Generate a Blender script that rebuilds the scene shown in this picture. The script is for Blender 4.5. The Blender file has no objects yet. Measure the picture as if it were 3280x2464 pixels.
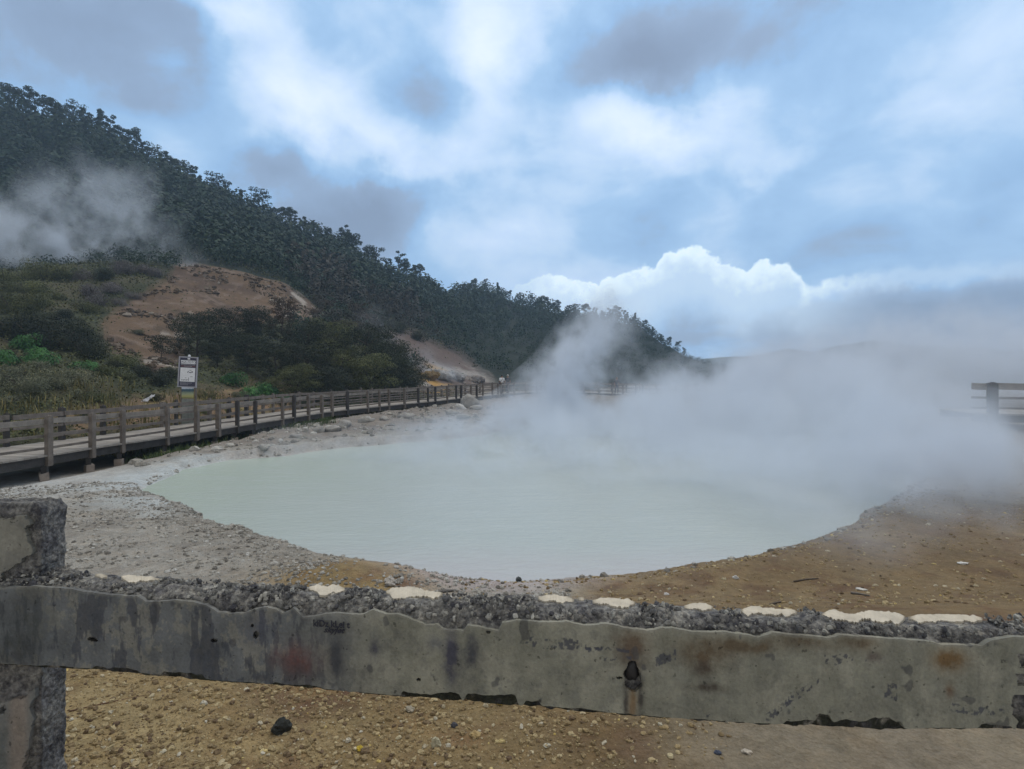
import bpy, math, random
import numpy as np
from mathutils import Vector

# ------------------------------------------------------------------ camera, sky, sun, exposure
F, UC, VH, EYE = 1228.0, 1106.0, 799.0, 2.5      # focal length and horizon of the photograph (2212 px wide), eye height
sc = bpy.context.scene
C = sc.collection
cam_d = bpy.data.cameras.new('camera'); cam = bpy.data.objects.new('camera', cam_d); C.objects.link(cam)
cam.location = (0, 0, EYE); cam.rotation_euler = (math.radians(90), 0, 0)
cam_d.sensor_width = 36; cam_d.lens = 36 * F / 2212; cam_d.shift_y = -32 / 2212
cam_d.clip_start = 0.05; cam_d.clip_end = 5000
sc.camera = cam
sc.view_settings.view_transform = 'Standard'; sc.view_settings.look = 'None'
sc.view_settings.exposure = 0.0; sc.view_settings.gamma = 1.0
cy = sc.cycles
cy.use_denoising = True
cy.max_bounces = 5; cy.diffuse_bounces = 3; cy.glossy_bounces = 2; cy.transmission_bounces = 2
cy.volume_bounces = 3; cy.transparent_max_bounces = 24
cy.volume_step_rate = 1.0; cy.volume_max_steps = 256
cy.use_adaptive_sampling = True; cy.adaptive_threshold = 0.02

SUN_EL, SUN_AZ = math.radians(58), math.radians(25)      # azimuth measured from +Y towards +X
sun_d = bpy.data.lights.new('sun', 'SUN'); sun = bpy.data.objects.new('sun', sun_d); C.objects.link(sun)
sun_d.energy = 1.1; sun_d.angle = math.radians(25); sun_d.color = (1.0, 0.95, 0.88)
sdir = Vector((math.sin(SUN_AZ) * math.cos(SUN_EL), math.cos(SUN_AZ) * math.cos(SUN_EL), math.sin(SUN_EL)))
sun.rotation_euler = sdir.to_track_quat('Z', 'Y').to_euler()
sun.location = (0, 0, 80)


class NT:
    """small helper for writing node trees as expressions"""
    def __init__(s, tree):
        s.t = tree; s.n = tree.nodes; s.l = tree.links

    def new(s, typ, **kw):
        n = s.n.new(typ)
        for k, v in kw.items(): setattr(n, k, v)
        return n

    def put(s, sock, v):
        if v is None: return
        if isinstance(v, bpy.types.NodeSocket): s.l.new(v, sock)
        else: sock.default_value = v

    def m(s, op, a, b=None, c=None, clamp=False):
        n = s.new('ShaderNodeMath', operation=op, use_clamp=clamp)
        for i, v in enumerate((a, b, c)): s.put(n.inputs[i], v)
        return n.outputs[0]

    def v(s, op, a, b=None, scale=None):
        n = s.new('ShaderNodeVectorMath', operation=op)
        s.put(n.inputs[0], a)
        if b is not None: s.put(n.inputs[1], b)
        if scale is not None: s.put(n.inputs['Scale'], scale)
        return n.outputs['Value'] if op in ('DOT_PRODUCT', 'LENGTH', 'DISTANCE') else n.outputs['Vector']

    def noise(s, vec, scale, detail=4, rough=0.55, dist=0.0, color=False):
        n = s.new('ShaderNodeTexNoise')
        if vec is not None: s.l.new(vec, n.inputs['Vector'])
        n.inputs['Scale'].default_value = scale; n.inputs['Detail'].default_value = detail
        n.inputs['Roughness'].default_value = rough; n.inputs['Distortion'].default_value = dist
        return n.outputs['Color'] if color else n.outputs['Fac']

    def ramp(s, fac, stops, interp='LINEAR'):
        n = s.new('ShaderNodeValToRGB'); cr = n.color_ramp; cr.interpolation = interp
        while len(cr.elements) < len(stops): cr.elements.new(0.5)
        for e, (p, c) in zip(cr.elements, stops):
            e.position = p; e.color = (c[0], c[1], c[2], 1) if hasattr(c, '__len__') else (c, c, c, 1)
        s.l.new(fac, n.inputs[0]); return n.outputs[0]

    def mix(s, fac, a, b, blend='MIX'):
        n = s.new('ShaderNodeMix', data_type='RGBA', blend_type=blend)
        s.put(n.inputs[0], fac)
        for sock, v in ((n.inputs[6], a), (n.inputs[7], b)):
            if not isinstance(v, bpy.types.NodeSocket): v = (v[0], v[1], v[2], 1)
            s.put(sock, v)
        return n.outputs[2]

    def mapr(s, x, a, b, c=0.0, d=1.0, smooth=False):
        n = s.new('ShaderNodeMapRange', interpolation_type='SMOOTHSTEP' if smooth else 'LINEAR')
        s.put(n.inputs[0], x)
        for i, v in enumerate((a, b, c, d)): n.inputs[i + 1].default_value = v
        return n.outputs[0]

    def comb(s, x, y, z=0.0):
        n = s.new('ShaderNodeCombineXYZ')
        for i, v in enumerate((x, y, z)): s.put(n.inputs[i], v)
        return n.outputs[0]

    def sep(s, vec):
        n = s.new('ShaderNodeSeparateXYZ'); s.l.new(vec, n.inputs[0]); return n.outputs

    def bump(s, h, strength, dist):
        n = s.new('ShaderNodeBump'); n.inputs['Strength'].default_value = strength
        n.inputs['Distance'].default_value = dist; s.l.new(h, n.inputs['Height']); return n.outputs[0]

    def blobs(s, vec, items):
        """sum of soft elliptical blobs; items = (centre, radii, weight)"""
        acc = None
        for c, r, w in items:
            d = s.v('SUBTRACT', vec, c)
            d = s.v('MULTIPLY', d, tuple(1.0 / q if q else 0.0 for q in r))
            e = s.m('EXPONENT', s.m('MULTIPLY', s.v('DOT_PRODUCT', d, d), -1.0))
            acc = s.m('MULTIPLY', e, w) if acc is None else s.m('MULTIPLY_ADD', e, w, acc)
        return acc


# ------------------------------------------------------------------ world: Nishita sky behind a broken cloud deck
world = bpy.data.worlds.new('World'); sc.world = world; world.use_nodes = True
W = NT(world.node_tree); W.n.clear()
out = W.new('ShaderNodeOutputWorld'); bg = W.new('ShaderNodeBackground'); W.l.new(bg.outputs[0], out.inputs[0])
bg.inputs['Strength'].default_value = 0.1
sky = W.new('ShaderNodeTexSky', sky_type='NISHITA'); sky.sun_disc = False
sky.sun_elevation = SUN_EL; sky.sun_rotation = SUN_AZ
sky.air_density = 1.2; sky.dust_density = 1.5; sky.ozone_density = 1.5
tc = W.new('ShaderNodeTexCoord')
D = W.v('NORMALIZE', tc.outputs['Generated'])
dx, dy, dz = W.sep(D)
az = W.m('ARCTAN2', dx, dy)
el = W.m('ARCSINE', dz)
ae = W.comb(az, el, 0.0)
def AE(u, v):
    x, z = (u - UC) / F, (VH - v) / F
    return math.atan2(x, 1.0), math.asin(z / math.sqrt(x * x + 1 + z * z))
# cloud deck seen from below: noise on a plane overhead, so streaks crowd towards the horizon
den = W.m('ADD', W.m('MAXIMUM', dz, 0.0), 0.22)
deck = W.comb(W.m('DIVIDE', dx, den), W.m('DIVIDE', dy, den), 0.0)
n1 = W.noise(deck, 1.7, 7, 0.55, 0.4)
n2 = W.noise(deck, 5.5, 6, 0.6, 0.2)
wv = W.v('SUBTRACT', W.noise(D, 4.5, 9, 0.58, color=True), (0.5, 0.5, 0.5))
ae2 = W.v('ADD', ae, W.v('MULTIPLY', wv, (0.24, 0.20, 0.0)))
wv2 = W.v('SUBTRACT', W.noise(D, 16.0, 8, 0.6, color=True), (0.5, 0.5, 0.5))
ae3 = W.v('ADD', ae, W.v('MULTIPLY', wv2, (0.05, 0.045, 0.0)))
def B(u, v, ru, rv, w):
    a, e = AE(u, v); s = math.cos(a); s2 = s * s
    return ((a, e, 0.0), (ru / F * s2, rv / F * s, 0.0), w)
soft = [B(600, 130, 130, 90, .75), B(720, 235, 110, 80, .7), B(830, 320, 70, 60, .6), B(1050, 70, 120, 120, .8),
        B(1040, 200, 90, 80, .45), B(985, 340, 110, 50, .5), B(1440, 265, 170, 55, .75), B(1340, 215, 70, 40, .45),
        B(1660, 330, 90, 50, .45), B(560, 405, 60, 40, .5), B(745, 360, 60, 40, .35), B(1010, 510, 150, 70, .45),
        B(1150, 620, 150, 60, .5), B(480, 15, 90, 30, .6), B(2080, 120, 260, 160, .32), B(150, 200, 200, 40, .15),
        B(330, 20, 190, 70, -.65), B(110, 90, 190, 80, -.5), B(790, 440, 165, 100, -1.25), B(560, 315, 120, 65, -.6), B(1250, 360, 380, 220, .25), B(640, 500, 130, 60, -.4),
        B(1500, 70, 230, 75, -.75), B(1330, 140, 140, 60, -.5), B(920, 190, 120, 90, -.45), B(1450, 410, 260, 60, -.18),
        B(730, 520, 120, 60, -.5), B(1000, 40, 40, 200, .1)]
low = [B(1400, 640, 140, 60, .2), B(2050, 690, 330, 50, -1.7), B(1760, 715, 260, 40, -.8), B(2330, 660, 250, 60, -1.25), B(1840, 510, 220, 50, -.10)]
s1 = W.blobs(ae2, soft); s2 = W.blobs(ae3, low)
n3 = W.noise(W.v('MULTIPLY', D, (1.0, 1.0, 1.5)), 6.0, 9, 0.52, 0.25)
# cumulus bank over the horizon: its billowing top edge as elevation against azimuth, crisp above and fading below
CT = [(1050, 650), (1120, 618), (1180, 592), (1240, 604), (1290, 606), (1340, 586), (1415, 566), (1440, 541), (1482, 527), (1530, 536), (1558, 562), (1606, 580), (1640, 565), (1680, 560), (1716, 576), (1738, 606), (1800, 594), (1900, 577), (2000, 566), (2100, 556), (2212, 541), (2400, 520)]
CA = [AE(u, 0)[0] for u, v in CT]; CE = [AE(u, v)[1] for u, v in CT]
azn = W.mapr(W.m('ADD', az, W.m('MULTIPLY', W.m('SUBTRACT', W.noise(D, 26.0, 3, 0.5), 0.5), 0.035)), CA[0], CA[-1])
etop = W.m('MULTIPLY', W.ramp(azn, [((a - CA[0]) / (CA[-1] - CA[0]), e / 0.3) for a, e in zip(CA, CE)]), 0.3)
puff = W.m('ADD', W.m('MULTIPLY', W.m('SUBTRACT', W.noise(D, 38.0, 2, 0.5), 0.5), 0.036), W.m('MULTIPLY', W.m('SUBTRACT', W.noise(D, 95.0, 4, 0.55), 0.5), 0.014))
under = W.m('SUBTRACT', W.m('ADD', etop, puff), el)
cmask = W.m('MULTIPLY', W.mapr(W.m('DIVIDE', under, W.mapr(az, 0.42, 0.62, 0.006, 0.032)), 0.0, 1.0, 0.0, 1.0, smooth=True), W.mapr(under, 0.05, 0.15, 1.0, 0.0, smooth=True))
cmask = W.m('MULTIPLY', cmask, W.mapr(az, CA[0], CA[3], 0.0, 1.0, smooth=True))
cmask = W.m('MULTIPLY', cmask, W.m('SUBTRACT', 1.0, W.m('MULTIPLY', W.mapr(az, 0.40, 0.62, 0.0, 1.0, smooth=True), W.mapr(under, 0.012, 0.045, 0.0, 1.0, smooth=True))))
cum = W.m('ADD', W.mapr(under, 0.0, 0.055, 1.0, 0.0), W.m('MULTIPLY', W.m('SUBTRACT', W.noise(D, 50.0, 5, 0.55), 0.5), 1.1))
cum = W.m('SUBTRACT', cum, W.mapr(az, 0.46, 0.62, 0.0, 0.7))
val = W.m('ADD', s1, s2)
val = W.m('ADD', val, W.m('MULTIPLY', W.m('SUBTRACT', n1, 0.5), 0.6))
val = W.m('ADD', val, W.m('MULTIPLY', W.m('SUBTRACT', n2, 0.5), 0.25))
val = W.m('ADD', val, W.m('MULTIPLY', W.m('SUBTRACT', n3, 0.5), 1.7))
val = W.mapr(val, -1.1, 1.1)
cl = W.ramp(val, [(0.0, (2.5, 3.3, 4.7)), (0.30, (3.2, 4.4, 6.3)), (0.42, (3.35, 5.5, 8.5)),
                  (0.53, (4.1, 6.4, 9.4)), (0.63, (5.7, 7.7, 10.3)), (0.77, (7.2, 8.9, 11.4)), (0.97, (9.2, 10.4, 12.0))])
over = W.noise(deck, 0.9, 4, 0.5)
ccol = W.mix(W.mapr(cum, 0.15, 0.95, 0.0, 1.0), (7.0, 8.8, 10.8), (11.2, 12.8, 13.2))
cl = W.mix(W.m('MULTIPLY', cmask, 0.9), cl, ccol)
top = W.mix(W.mapr(over, 0.35, 0.65), (8.5, 8.3, 7.9), (13.5, 13.0, 12.2))           # unseen bright cloud overhead, added to give the ground neutral light
cl = W.mix(W.mapr(dz, 0.56, 0.74, 0.0, 1.0, smooth=True), cl, top)
cl = W.mix(W.mapr(dy, -0.05, -0.35, 0.0, 1.0, smooth=True), cl, (6.6, 6.5, 6.3))     # pale overcast behind the viewer
colr = W.mix(0.08, cl, sky.outputs[0])
W.l.new(colr, bg.inputs['Color'])


# ------------------------------------------------------------------ numeric helpers
def _h2(ix, iy, seed):
    n = (ix.astype(np.int64) * 374761393 + iy.astype(np.int64) * 668265263 + seed * 974711) & 0x7fffffff
    n = ((n ^ (n >> 13)) * 1274126177) & 0x7fffffff
    return ((n ^ (n >> 16)) & 0xffff) / 65535.0
def vn2(x, y, seed=0):
    ix, iy = np.floor(x), np.floor(y); fx, fy = x - ix, y - iy
    fx = fx * fx * (3 - 2 * fx); fy = fy * fy * (3 - 2 * fy)
    a, b = _h2(ix, iy, seed), _h2(ix + 1, iy, seed); c, d = _h2(ix, iy + 1, seed), _h2(ix + 1, iy + 1, seed)
    return (a + (b - a) * fx) * (1 - fy) + (c + (d - c) * fx) * fy
def fbm(x, y, sc_=1.0, octv=4, seed=0, gain=0.5):
    x = np.asarray(x, float) / sc_; y = np.asarray(y, float) / sc_; t = 0; a = 1.0; s = 0
    for o in range(octv):
        t = t + a * vn2(x, y, seed + o * 17); s += a; a *= gain; x = x * 2.03 + 11.3; y = y * 2.03 + 5.7
    return t / s - 0.5
def ss(a, b, x):
    t = np.clip((np.asarray(x, float) - a) / (b - a), 0, 1); return t * t * (3 - 2 * t)
def lin(c):
    """sRGB 0-255 to linear"""
    c = np.array(c, float) / 255; return np.where(c < 0.04045, c / 12.92, ((c + 0.055) / 1.055) ** 2.4)
def rgb(*c, k=1.0): return tuple(np.clip(lin(c) * k, 0, 0.9))
def P(u, v, y): return Vector(((u - UC) / F * y, y, EYE - (v - VH) / F * y))
def on_z(u, v, z=0.0):
    y = (EYE - z) * F / (v - VH); return ((u - UC) / F * y, y)

# ------------------------------------------------------------------ terrain
pond_px = [(305, 1058), (350, 1084), (420, 1104), (455, 1138), (540, 1163), (640, 1188), (690, 1207), (800, 1233), (900, 1248),
           (1000, 1256), (1110, 1259), (1250, 1253), (1350, 1243), (1450, 1229), (1550, 1213), (1650, 1194), (1730, 1174),
           (1790, 1153), (1840, 1128), (1900, 1096), (1960, 1060), (2010, 1025), (1985, 980), (1900, 948), (1780, 930),
           (1600, 916), (1400, 905), (1250, 905), (1128, 920), (1040, 940), (964, 950), (850, 958), (744, 968), (607, 986), (500, 994), (400, 1014)]
pond = np.array([on_z(u, v) for u, v in pond_px])
def pond_sd(x, y):
    x = np.asarray(x, float); y = np.asarray(y, float)
    d2 = np.full(x.shape, 1e9); inside = np.zeros(x.shape, bool); n = len(pond)
    for i in range(n):
        a, b = pond[i], pond[(i + 1) % n]; e = b - a; L = e @ e
        t = np.clip(((x - a[0]) * e[0] + (y - a[1]) * e[1]) / L, 0, 1)
        d2 = np.minimum(d2, (x - a[0] - t * e[0]) ** 2 + (y - a[1] - t * e[1]) ** 2)
        cond = (a[1] > y) != (b[1] > y)
        with np.errstate(divide='ignore', invalid='ignore'):
            xi = (b[0] - a[0]) * (y - a[1]) / (b[1] - a[1]) + a[0]
        inside ^= cond & (x < xi)
    d = np.sqrt(d2); return np.where(inside, -d, d)
def zv(y, v): return EYE - (v - VH) / F * y
def col(flat, pts, ridge, tail):
    """one sight line of the hillside: flat = (y,z) pairs, pts = (y, pixel row) pairs up to the ridge, then the far side"""
    o = list(flat) + [(y, zv(y, v)) for y, v in pts]
    yr, zr = ridge[0], zv(*ridge); o.append((yr, zr)); o.append((yr + 25, zr - 7)); o.append((yr + tail, zr * 0.5)); return o
tab = [
    (-700, col([(14, .2), (17, .5)], [(22, 790), (30, 700), (38, 620), (46, 585), (53, 575), (60, 580), (75, 500), (100, 330)], (130, 60), 180)),
    (0,   col([(15.5, .2), (18.5, .6)], [(24, 795), (32, 722), (40, 650), (48, 608), (55, 600), (62, 606), (75, 560), (100, 420)], (130, 228), 180)),
    (120, col([(16.2, .2), (19.5, .55)], [(25, 805), (33, 735), (42, 655), (50, 608), (58, 588), (64, 592), (78, 550), (102, 425)], (132, 262), 180)),
    (230, col([(17, .2), (20.5, .5)], [(26, 812), (35, 745), (44, 662), (52, 603), (60, 574), (66, 578), (80, 540), (105, 435)], (135, 305), 180)),
    (330, col([(18, .2), (22, .45)], [(29, 812), (37, 760), (46, 672), (54, 606), (62, 570), (68, 575), (82, 537), (107, 455)], (137, 360), 180)),
    (430, col([(19.5, .2), (24, .4)], [(32, 808), (40, 770), (48, 690), (56, 620), (64, 574), (70, 576), (85, 535), (110, 480)], (140, 418), 180)),
    (520, col([(22, .2), (27, .4)], [(35, 815), (43, 760), (50, 700), (58, 640), (65, 585), (72, 584), (86, 555), (110, 508)], (140, 455), 180)),
    (600, col([(24, .2), (30, .4)], [(38, 826), (46, 745), (55, 685), (61, 640), (67, 606), (74, 604), (88, 585), (112, 540)], (142, 490), 180)),
    (700, col([(29, .2), (36, .4)], [(45, 806), (55, 735), (62, 700), (68, 680), (74, 662), (80, 652), (95, 620), (115, 575)], (143, 532), 180)),
    (800, col([(33, .2), (42, .4)], [(52, 795), (60, 748), (67, 720), (74, 700), (82, 682), (90, 668), (104, 640), (120, 612)], (145, 580), 180)),
    (900, col([(38, .2), (50, .5)], [(58, 815), (66, 775), (74, 750), (84, 728), (95, 705), (104, 690), (118, 665), (130, 645)], (148, 622), 180)),
    (960, col([(43, .2), (57, .5)], [(66, 812), (74, 785), (84, 757), (95, 735), (106, 718), (118, 700), (132, 680), (145, 664)], (162, 644), 180)),
    (1040, col([(52, .2), (68, .5)], [(78, 805), (92, 782), (105, 757), (120, 732), (135, 710), (150, 690), (168, 668), (182, 646)], (200, 626), 180)),
    (1130, col([(58, .2), (74, .5)], [(84, 808), (98, 790), (112, 765), (128, 742), (145, 722), (160, 705), (175, 688), (188, 672)], (202, 660), 180)),
    (1270, col([(65, .2), (80, .5)], [(90, 808), (104, 794), (118, 775), (135, 757), (150, 740), (165, 724), (180, 708), (192, 696)], (205, 688), 180)),
    (1370, col([(68, .2), (84, .5)], [(94, 808), (108, 796), (122, 780), (140, 764), (155, 748), (168, 733), (182, 718), (194, 707)], (206, 700), 180)),
    (1440, col([(70, .2), (88, .5)], [(98, 809), (112, 800), (126, 790), (143, 780), (158, 770), (170, 762), (184, 755), (196, 750)], (207, 746), 180)),
    (1495, col([(72, .2), (90, .5)], [(100, 811), (115, 806), (130, 800), (147, 794), (160, 788), (172, 783), (186, 779), (198, 776)], (208, 774), 180)),
    (1580, col([(75, .2), (92, .5)], [(102, 812), (117, 809), (132, 805), (149, 802), (162, 801), (175, 800), (188, 799), (200, 799)], (210, 799), 180)),
    (3500, col([(75, .4), (92, .6)], [(102, 812), (117, 809), (132, 805), (149, 802), (162, 801), (175, 800), (188, 799), (200, 799)], (210, 799), 180)),
]
TU = np.array([t[0] for t in tab], float)
TY = np.array([[p[0] for p in t[1]] for t in tab]); TZ = np.array([[p[1] for p in t[1]] for t in tab])
def hill(x, y):
    u = UC + F * x / np.maximum(y, 0.3); u = np.where(y < 0.3, np.where(x < 0, -700, 3500), u); u = np.clip(u, -700, 3500)
    i = np.clip(np.searchsorted(TU, u) - 1, 0, len(TU) - 2); f = ss(0, 1, (u - TU[i]) / (TU[i + 1] - TU[i])) * 0.4 + 0.6 * (u - TU[i]) / (TU[i + 1] - TU[i])
    K = TY.shape[1]; z = np.zeros_like(y); y0 = TY[i, 0] * (1 - f) + TY[i + 1, 0] * f; done = y < y0
    z = np.where(done, 0.2, 0.0)
    ya, za = y0, TZ[i, 0] * (1 - f) + TZ[i + 1, 0] * f
    for k in range(1, K):
        yb = TY[i, k] * (1 - f) + TY[i + 1, k] * f; zb = TZ[i, k] * (1 - f) + TZ[i + 1, k] * f
        m = (~done) & (y < yb); z = np.where(m, za + (zb - za) * (y - ya) / (yb - ya), z); done |= m; ya, za = yb, zb
    return np.where(done, z, za), y0
near_edge = [(-13.4, 6.0), (-12.5, 9.5), (-11.85, 12.2), (-11.5, 14.0), (-11.3, 15.7), (-10.95, 17.3), (-10.6, 19.2), (-10.3, 21.5), (-9.9, 23.9), (-9.6, 26), (-9.1, 28.8), (-8.1, 31.4), (-6.9, 34.4),
             (-5.4, 37.6), (-3.9, 41.6), (-2.3, 45.4), (-.8, 49.2), (1.05, 52.6), (4, 53.6), (8, 51), (11.5, 46.6), (14.0, 40), (15.2, 33), (15.6, 27)]
def walk_d(x, y):
    ne = np.array(near_edge[:18]); tn = np.gradient(ne, axis=0); tn /= np.linalg.norm(tn, axis=1)[:, None]; ln = ne + 1.1 * np.stack([-tn[:, 1], tn[:, 0]], 1)
    d2 = np.full(x.shape, 1e9)
    for a, b in zip(ln[:-1], ln[1:]):
        e = b - a; t = np.clip(((x - a[0]) * e[0] + (y - a[1]) * e[1]) / (e @ e), 0, 1); d2 = np.minimum(d2, (x - a[0] - t * e[0]) ** 2 + (y - a[1] - t * e[1]) ** 2)
    return np.sqrt(d2)
def hfun(x, y, fine=True):
    x = np.asarray(x, float); y = np.asarray(y, float); shp = x.shape; x = x.ravel(); y = y.ravel()
    d = pond_sd(x, y) + 0.35 * fbm(x, y, 1.1, 4, 3) * ss(3, 9, np.hypot(x, y))
    left = ss(0.5, -2.5, x) * ss(14, 10, y)                              # the crusted lobe on the left
    base = 0.05 + 0.14 * left + 0.10 * ss(-6, 6, x) * ss(12, 8, y)
    far = ss(13, 17, y)
    base = base + far * (0.12 + 0.35 * np.abs(fbm(x, y, 2.6, 4, 9)))
    base = base + 0.06 * fbm(x, y, 1.3, 4, 5) + far * .20 * (.25 - np.abs(fbm(x, y, 1.0, 4, 12)))
    base = base * (1 - .75 * ss(-8.5, -10.5, x))
    bank = ss(6.3, 2.9, y + 0.12 * np.abs(x - 0.5) - 0.16 * np.maximum(x, 0))
    base = base + 0.74 * bank
    mound = np.exp(-(((x + 1.7) / 0.75) ** 2 + ((y - 6.25) / 0.5) ** 2)); base = base + 0.12 * mound
    base = base + 0.45 * ss(8.5, 13.5, x) * ss(7, 12, y)
    hz, y0 = hill(x, y)
    w = ss(-2.5, 1.5, y - y0); r = ss(18, 70, y) * ss(0, 12, hz)
    hz = hz + r * (2.2 * fbm(x, y, 16, 4, 21)) + ss(0.6, 3, hz) * 0.7 * fbm(x, y, 4.5, 4, 22)
    h = base * (1 - w) + hz * w
    wd = walk_d(x, y); h = h - ss(2.7, 1.2, wd) * (h + .26) * (hz < 1.2) * ss(54, 46, y)
    edge = ss(0.0, 0.34 + 0.25 * ss(-1, 2, x), d)
    h = np.where(d > 0, 0.012 * ss(0, 0.05, d) + h * edge, -0.5 * ss(0, -1.6, d))
    if fine:
        nr = ss(14, 6, y)
        rough = ss(0.08, 0.3, d) * (0.35 + 0.65 * np.maximum(left, ss(13, 15, y)))
        h = h + rough * 0.05 * fbm(x, y, 0.32, 4, 31) * (0.4 + 0.6 * ss(2.5, 5, y))
        h = h + 0.018 * fbm(x, y, 0.10, 3, 33) * nr * ss(0.05, 0.2, d)
    return h.reshape(shp)
def H(x, y): return float(hfun(np.array([x]), np.array([y]))[0])
def spot(u, depth):
    x = (u - UC) / F * depth; return Vector((x, depth, H(x, depth)))
def uv_of(x, y, z):
    return UC + F * x / y, VH - (z - EYE) / y * F
def in_poly(u, v, poly):
    ins = np.zeros(np.shape(u), bool); n = len(poly)
    for i in range(n):
        (ax, ay), (bx, by) = poly[i], poly[(i + 1) % n]
        if ay == by: continue
        ins ^= ((ay > v) != (by > v)) & (u < (bx - ax) * (v - ay) / (by - ay) + ax)
    return ins
def near_poly(u, v, poly, soft=14, seed=1):
    """soft inside test with a ragged edge"""
    a = 0
    for du, dv in ((0, 0), (soft, 0), (-soft, 0), (0, soft * .7), (0, -soft * .7)):
        a = a + in_poly(u + du + 26 * fbm(u, v, 40, 3, seed), v + dv + 22 * fbm(u, v, 36, 3, seed + 5), poly)
    return a / 5.0

SCAR = [(225, 690), (290, 645), (345, 610), (385, 574), (480, 570), (560, 588), (620, 606), (668, 640), (705, 690), (610, 690),
        (560, 700), (400, 700), (395, 745), (385, 800), (330, 806), (300, 770), (255, 770), (225, 740)]
SCAR2 = [(800, 690), (860, 700), (930, 735), (1000, 770), (1060, 820), (1080, 850), (900, 850), (905, 790), (850, 735)]
YARD = [(420, 845), (640, 835), (650, 905), (400, 905), (150, 930), (60, 905), (230, 880)]


# ------------------------------------------------------------------ mesh helpers
def np_mesh(name, verts, faces, mat=None, smooth=False, parent=None, colors=None):
    """verts (n,3), faces (m,k) index array with k = 3 or 4 -> linked object"""
    me = bpy.data.meshes.new(name); verts = np.asarray(verts, np.float32); faces = np.asarray(faces, np.int32)
    me.vertices.add(len(verts)); me.vertices.foreach_set('co', verts.ravel())
    k = faces.shape[1]; me.loops.add(faces.size); me.loops.foreach_set('vertex_index', faces.ravel())
    me.polygons.add(len(faces)); me.polygons.foreach_set('loop_start', np.arange(0, faces.size, k, dtype=np.int32))
    me.polygons.foreach_set('use_smooth', np.full(len(faces), smooth))
    if colors is not None:
        ca = me.color_attributes.new('Col', 'FLOAT_COLOR', 'POINT')
        c4 = np.ones((len(verts), 4), np.float32); c4[:, :colors.shape[1]] = colors; ca.data.foreach_set('color', c4.ravel())
    me.update(calc_edges=True); me.validate()
    if mat: me.materials.append(mat)
    o = bpy.data.objects.new(name, me); C.objects.link(o)
    if parent is not None: o.parent = parent
    return o
class MB:
    """collects quads of tubes, boxes and blobs into one mesh"""
    def __init__(s): s.v = []; s.f = []; s.n = 0
    def add(s, v, f):
        v = np.asarray(v, float); f = np.asarray(f, int)
        s.v.append(v); s.f.append(f + s.n); s.n += len(v)
    def box(s, c, size, rot=None, jit=0.0, rng=None):
        v = np.array([[x, y, z] for x in (-.5, .5) for y in (-.5, .5) for z in (-.5, .5)]) * np.array(size)
        if jit and rng is not None: v = v + rng.normal(0, jit, v.shape)
        if rot is not None: v = v @ np.array(rot).T
        s.add(v + np.array(c), [[0, 1, 3, 2], [4, 6, 7, 5], [0, 4, 5, 1], [2, 3, 7, 6], [0, 2, 6, 4], [1, 5, 7, 3]])
    def tube(s, pts, rad, sides=6, cap=True):
        pts = np.asarray(pts, float); n = len(pts); rad = np.broadcast_to(rad, (n,)); vs = []
        for i in range(n):
            t = pts[min(i + 1, n - 1)] - pts[max(i - 1, 0)]; t = t / (np.linalg.norm(t) + 1e-9)
            a = np.cross(t, (0.13, 0.97, 0.2) if abs(t[2]) > 0.9 else (0, 0, 1.0)); a /= np.linalg.norm(a) + 1e-9; b = np.cross(t, a)
            th = np.arange(sides) / sides * 2 * np.pi
            vs.append(pts[i] + rad[i] * (np.cos(th)[:, None] * a + np.sin(th)[:, None] * b))
        f = [[i * sides + j, i * sides + (j + 1) % sides, (i + 1) * sides + (j + 1) % sides, (i + 1) * sides + j] for i in range(n - 1) for j in range(sides)]
        v = np.concatenate(vs)
        if cap:
            m = len(v); v = np.concatenate([v, pts[:1], pts[-1:]])
            for j in range(0, sides, 2):
                f.append([m, (j + 2) % sides, j + 1, j]); o = (n - 1) * sides; f.append([m + 1, o + j, o + j + 1, o + (j + 2) % sides])
        s.add(v, f)
    def ball(s, c, r, nu=10, nv=7, noise=0.0, rng=None, squash=None):
        th = np.linspace(0, np.pi, nv + 1); ph = np.arange(nu) / nu * 2 * np.pi; v = []
        for t in th:
            for p in ph: v.append((math.sin(t) * math.cos(p), math.sin(t) * math.sin(p), math.cos(t)))
        v = np.array(v)
        if noise and rng is not None:
            o = rng.uniform(0, 50, 3); k = 1 + noise * 2 * (fbm(v[:, 0] * 1.3 + v[:, 2] + o[0], v[:, 1] * 1.3 - v[:, 2] * .7 + o[1], 0.7, 3, int(o[2])))
            v = v * k[:, None]
        f = [[i * nu + j, (i + 1) * nu + j, (i + 1) * nu + (j + 1) % nu, i * nu + (j + 1) % nu] for i in range(nv) for j in range(nu)]
        s.add(v * np.array(r) + np.array(c), f)
    def build(s, name, mat=None, parent=None, smooth=False):
        return np_mesh(name, np.concatenate(s.v), np.concatenate(s.f), mat, smooth, parent)
def rotz(a): return np.array([[math.cos(a), -math.sin(a), 0], [math.sin(a), math.cos(a), 0], [0, 0, 1]])
def tag(o, label=None, cat=None, group=None, kind=None):
    if label: o['label'] = label
    if cat: o['category'] = cat
    if group: o['group'] = group
    if kind: o['kind'] = kind
    return o
def empty(name, loc, rz=0.0):
    e = bpy.data.objects.new(name, None); C.objects.link(e); e.location = loc; e.rotation_euler = (0, 0, rz); e.empty_display_size = 0.2; return e
def copy_tree(o, parent=None, kids={}):
    c = o.copy(); C.objects.link(c); c.parent = parent
    for ch in list(o.children): copy_tree(ch, c)
    return c
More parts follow.
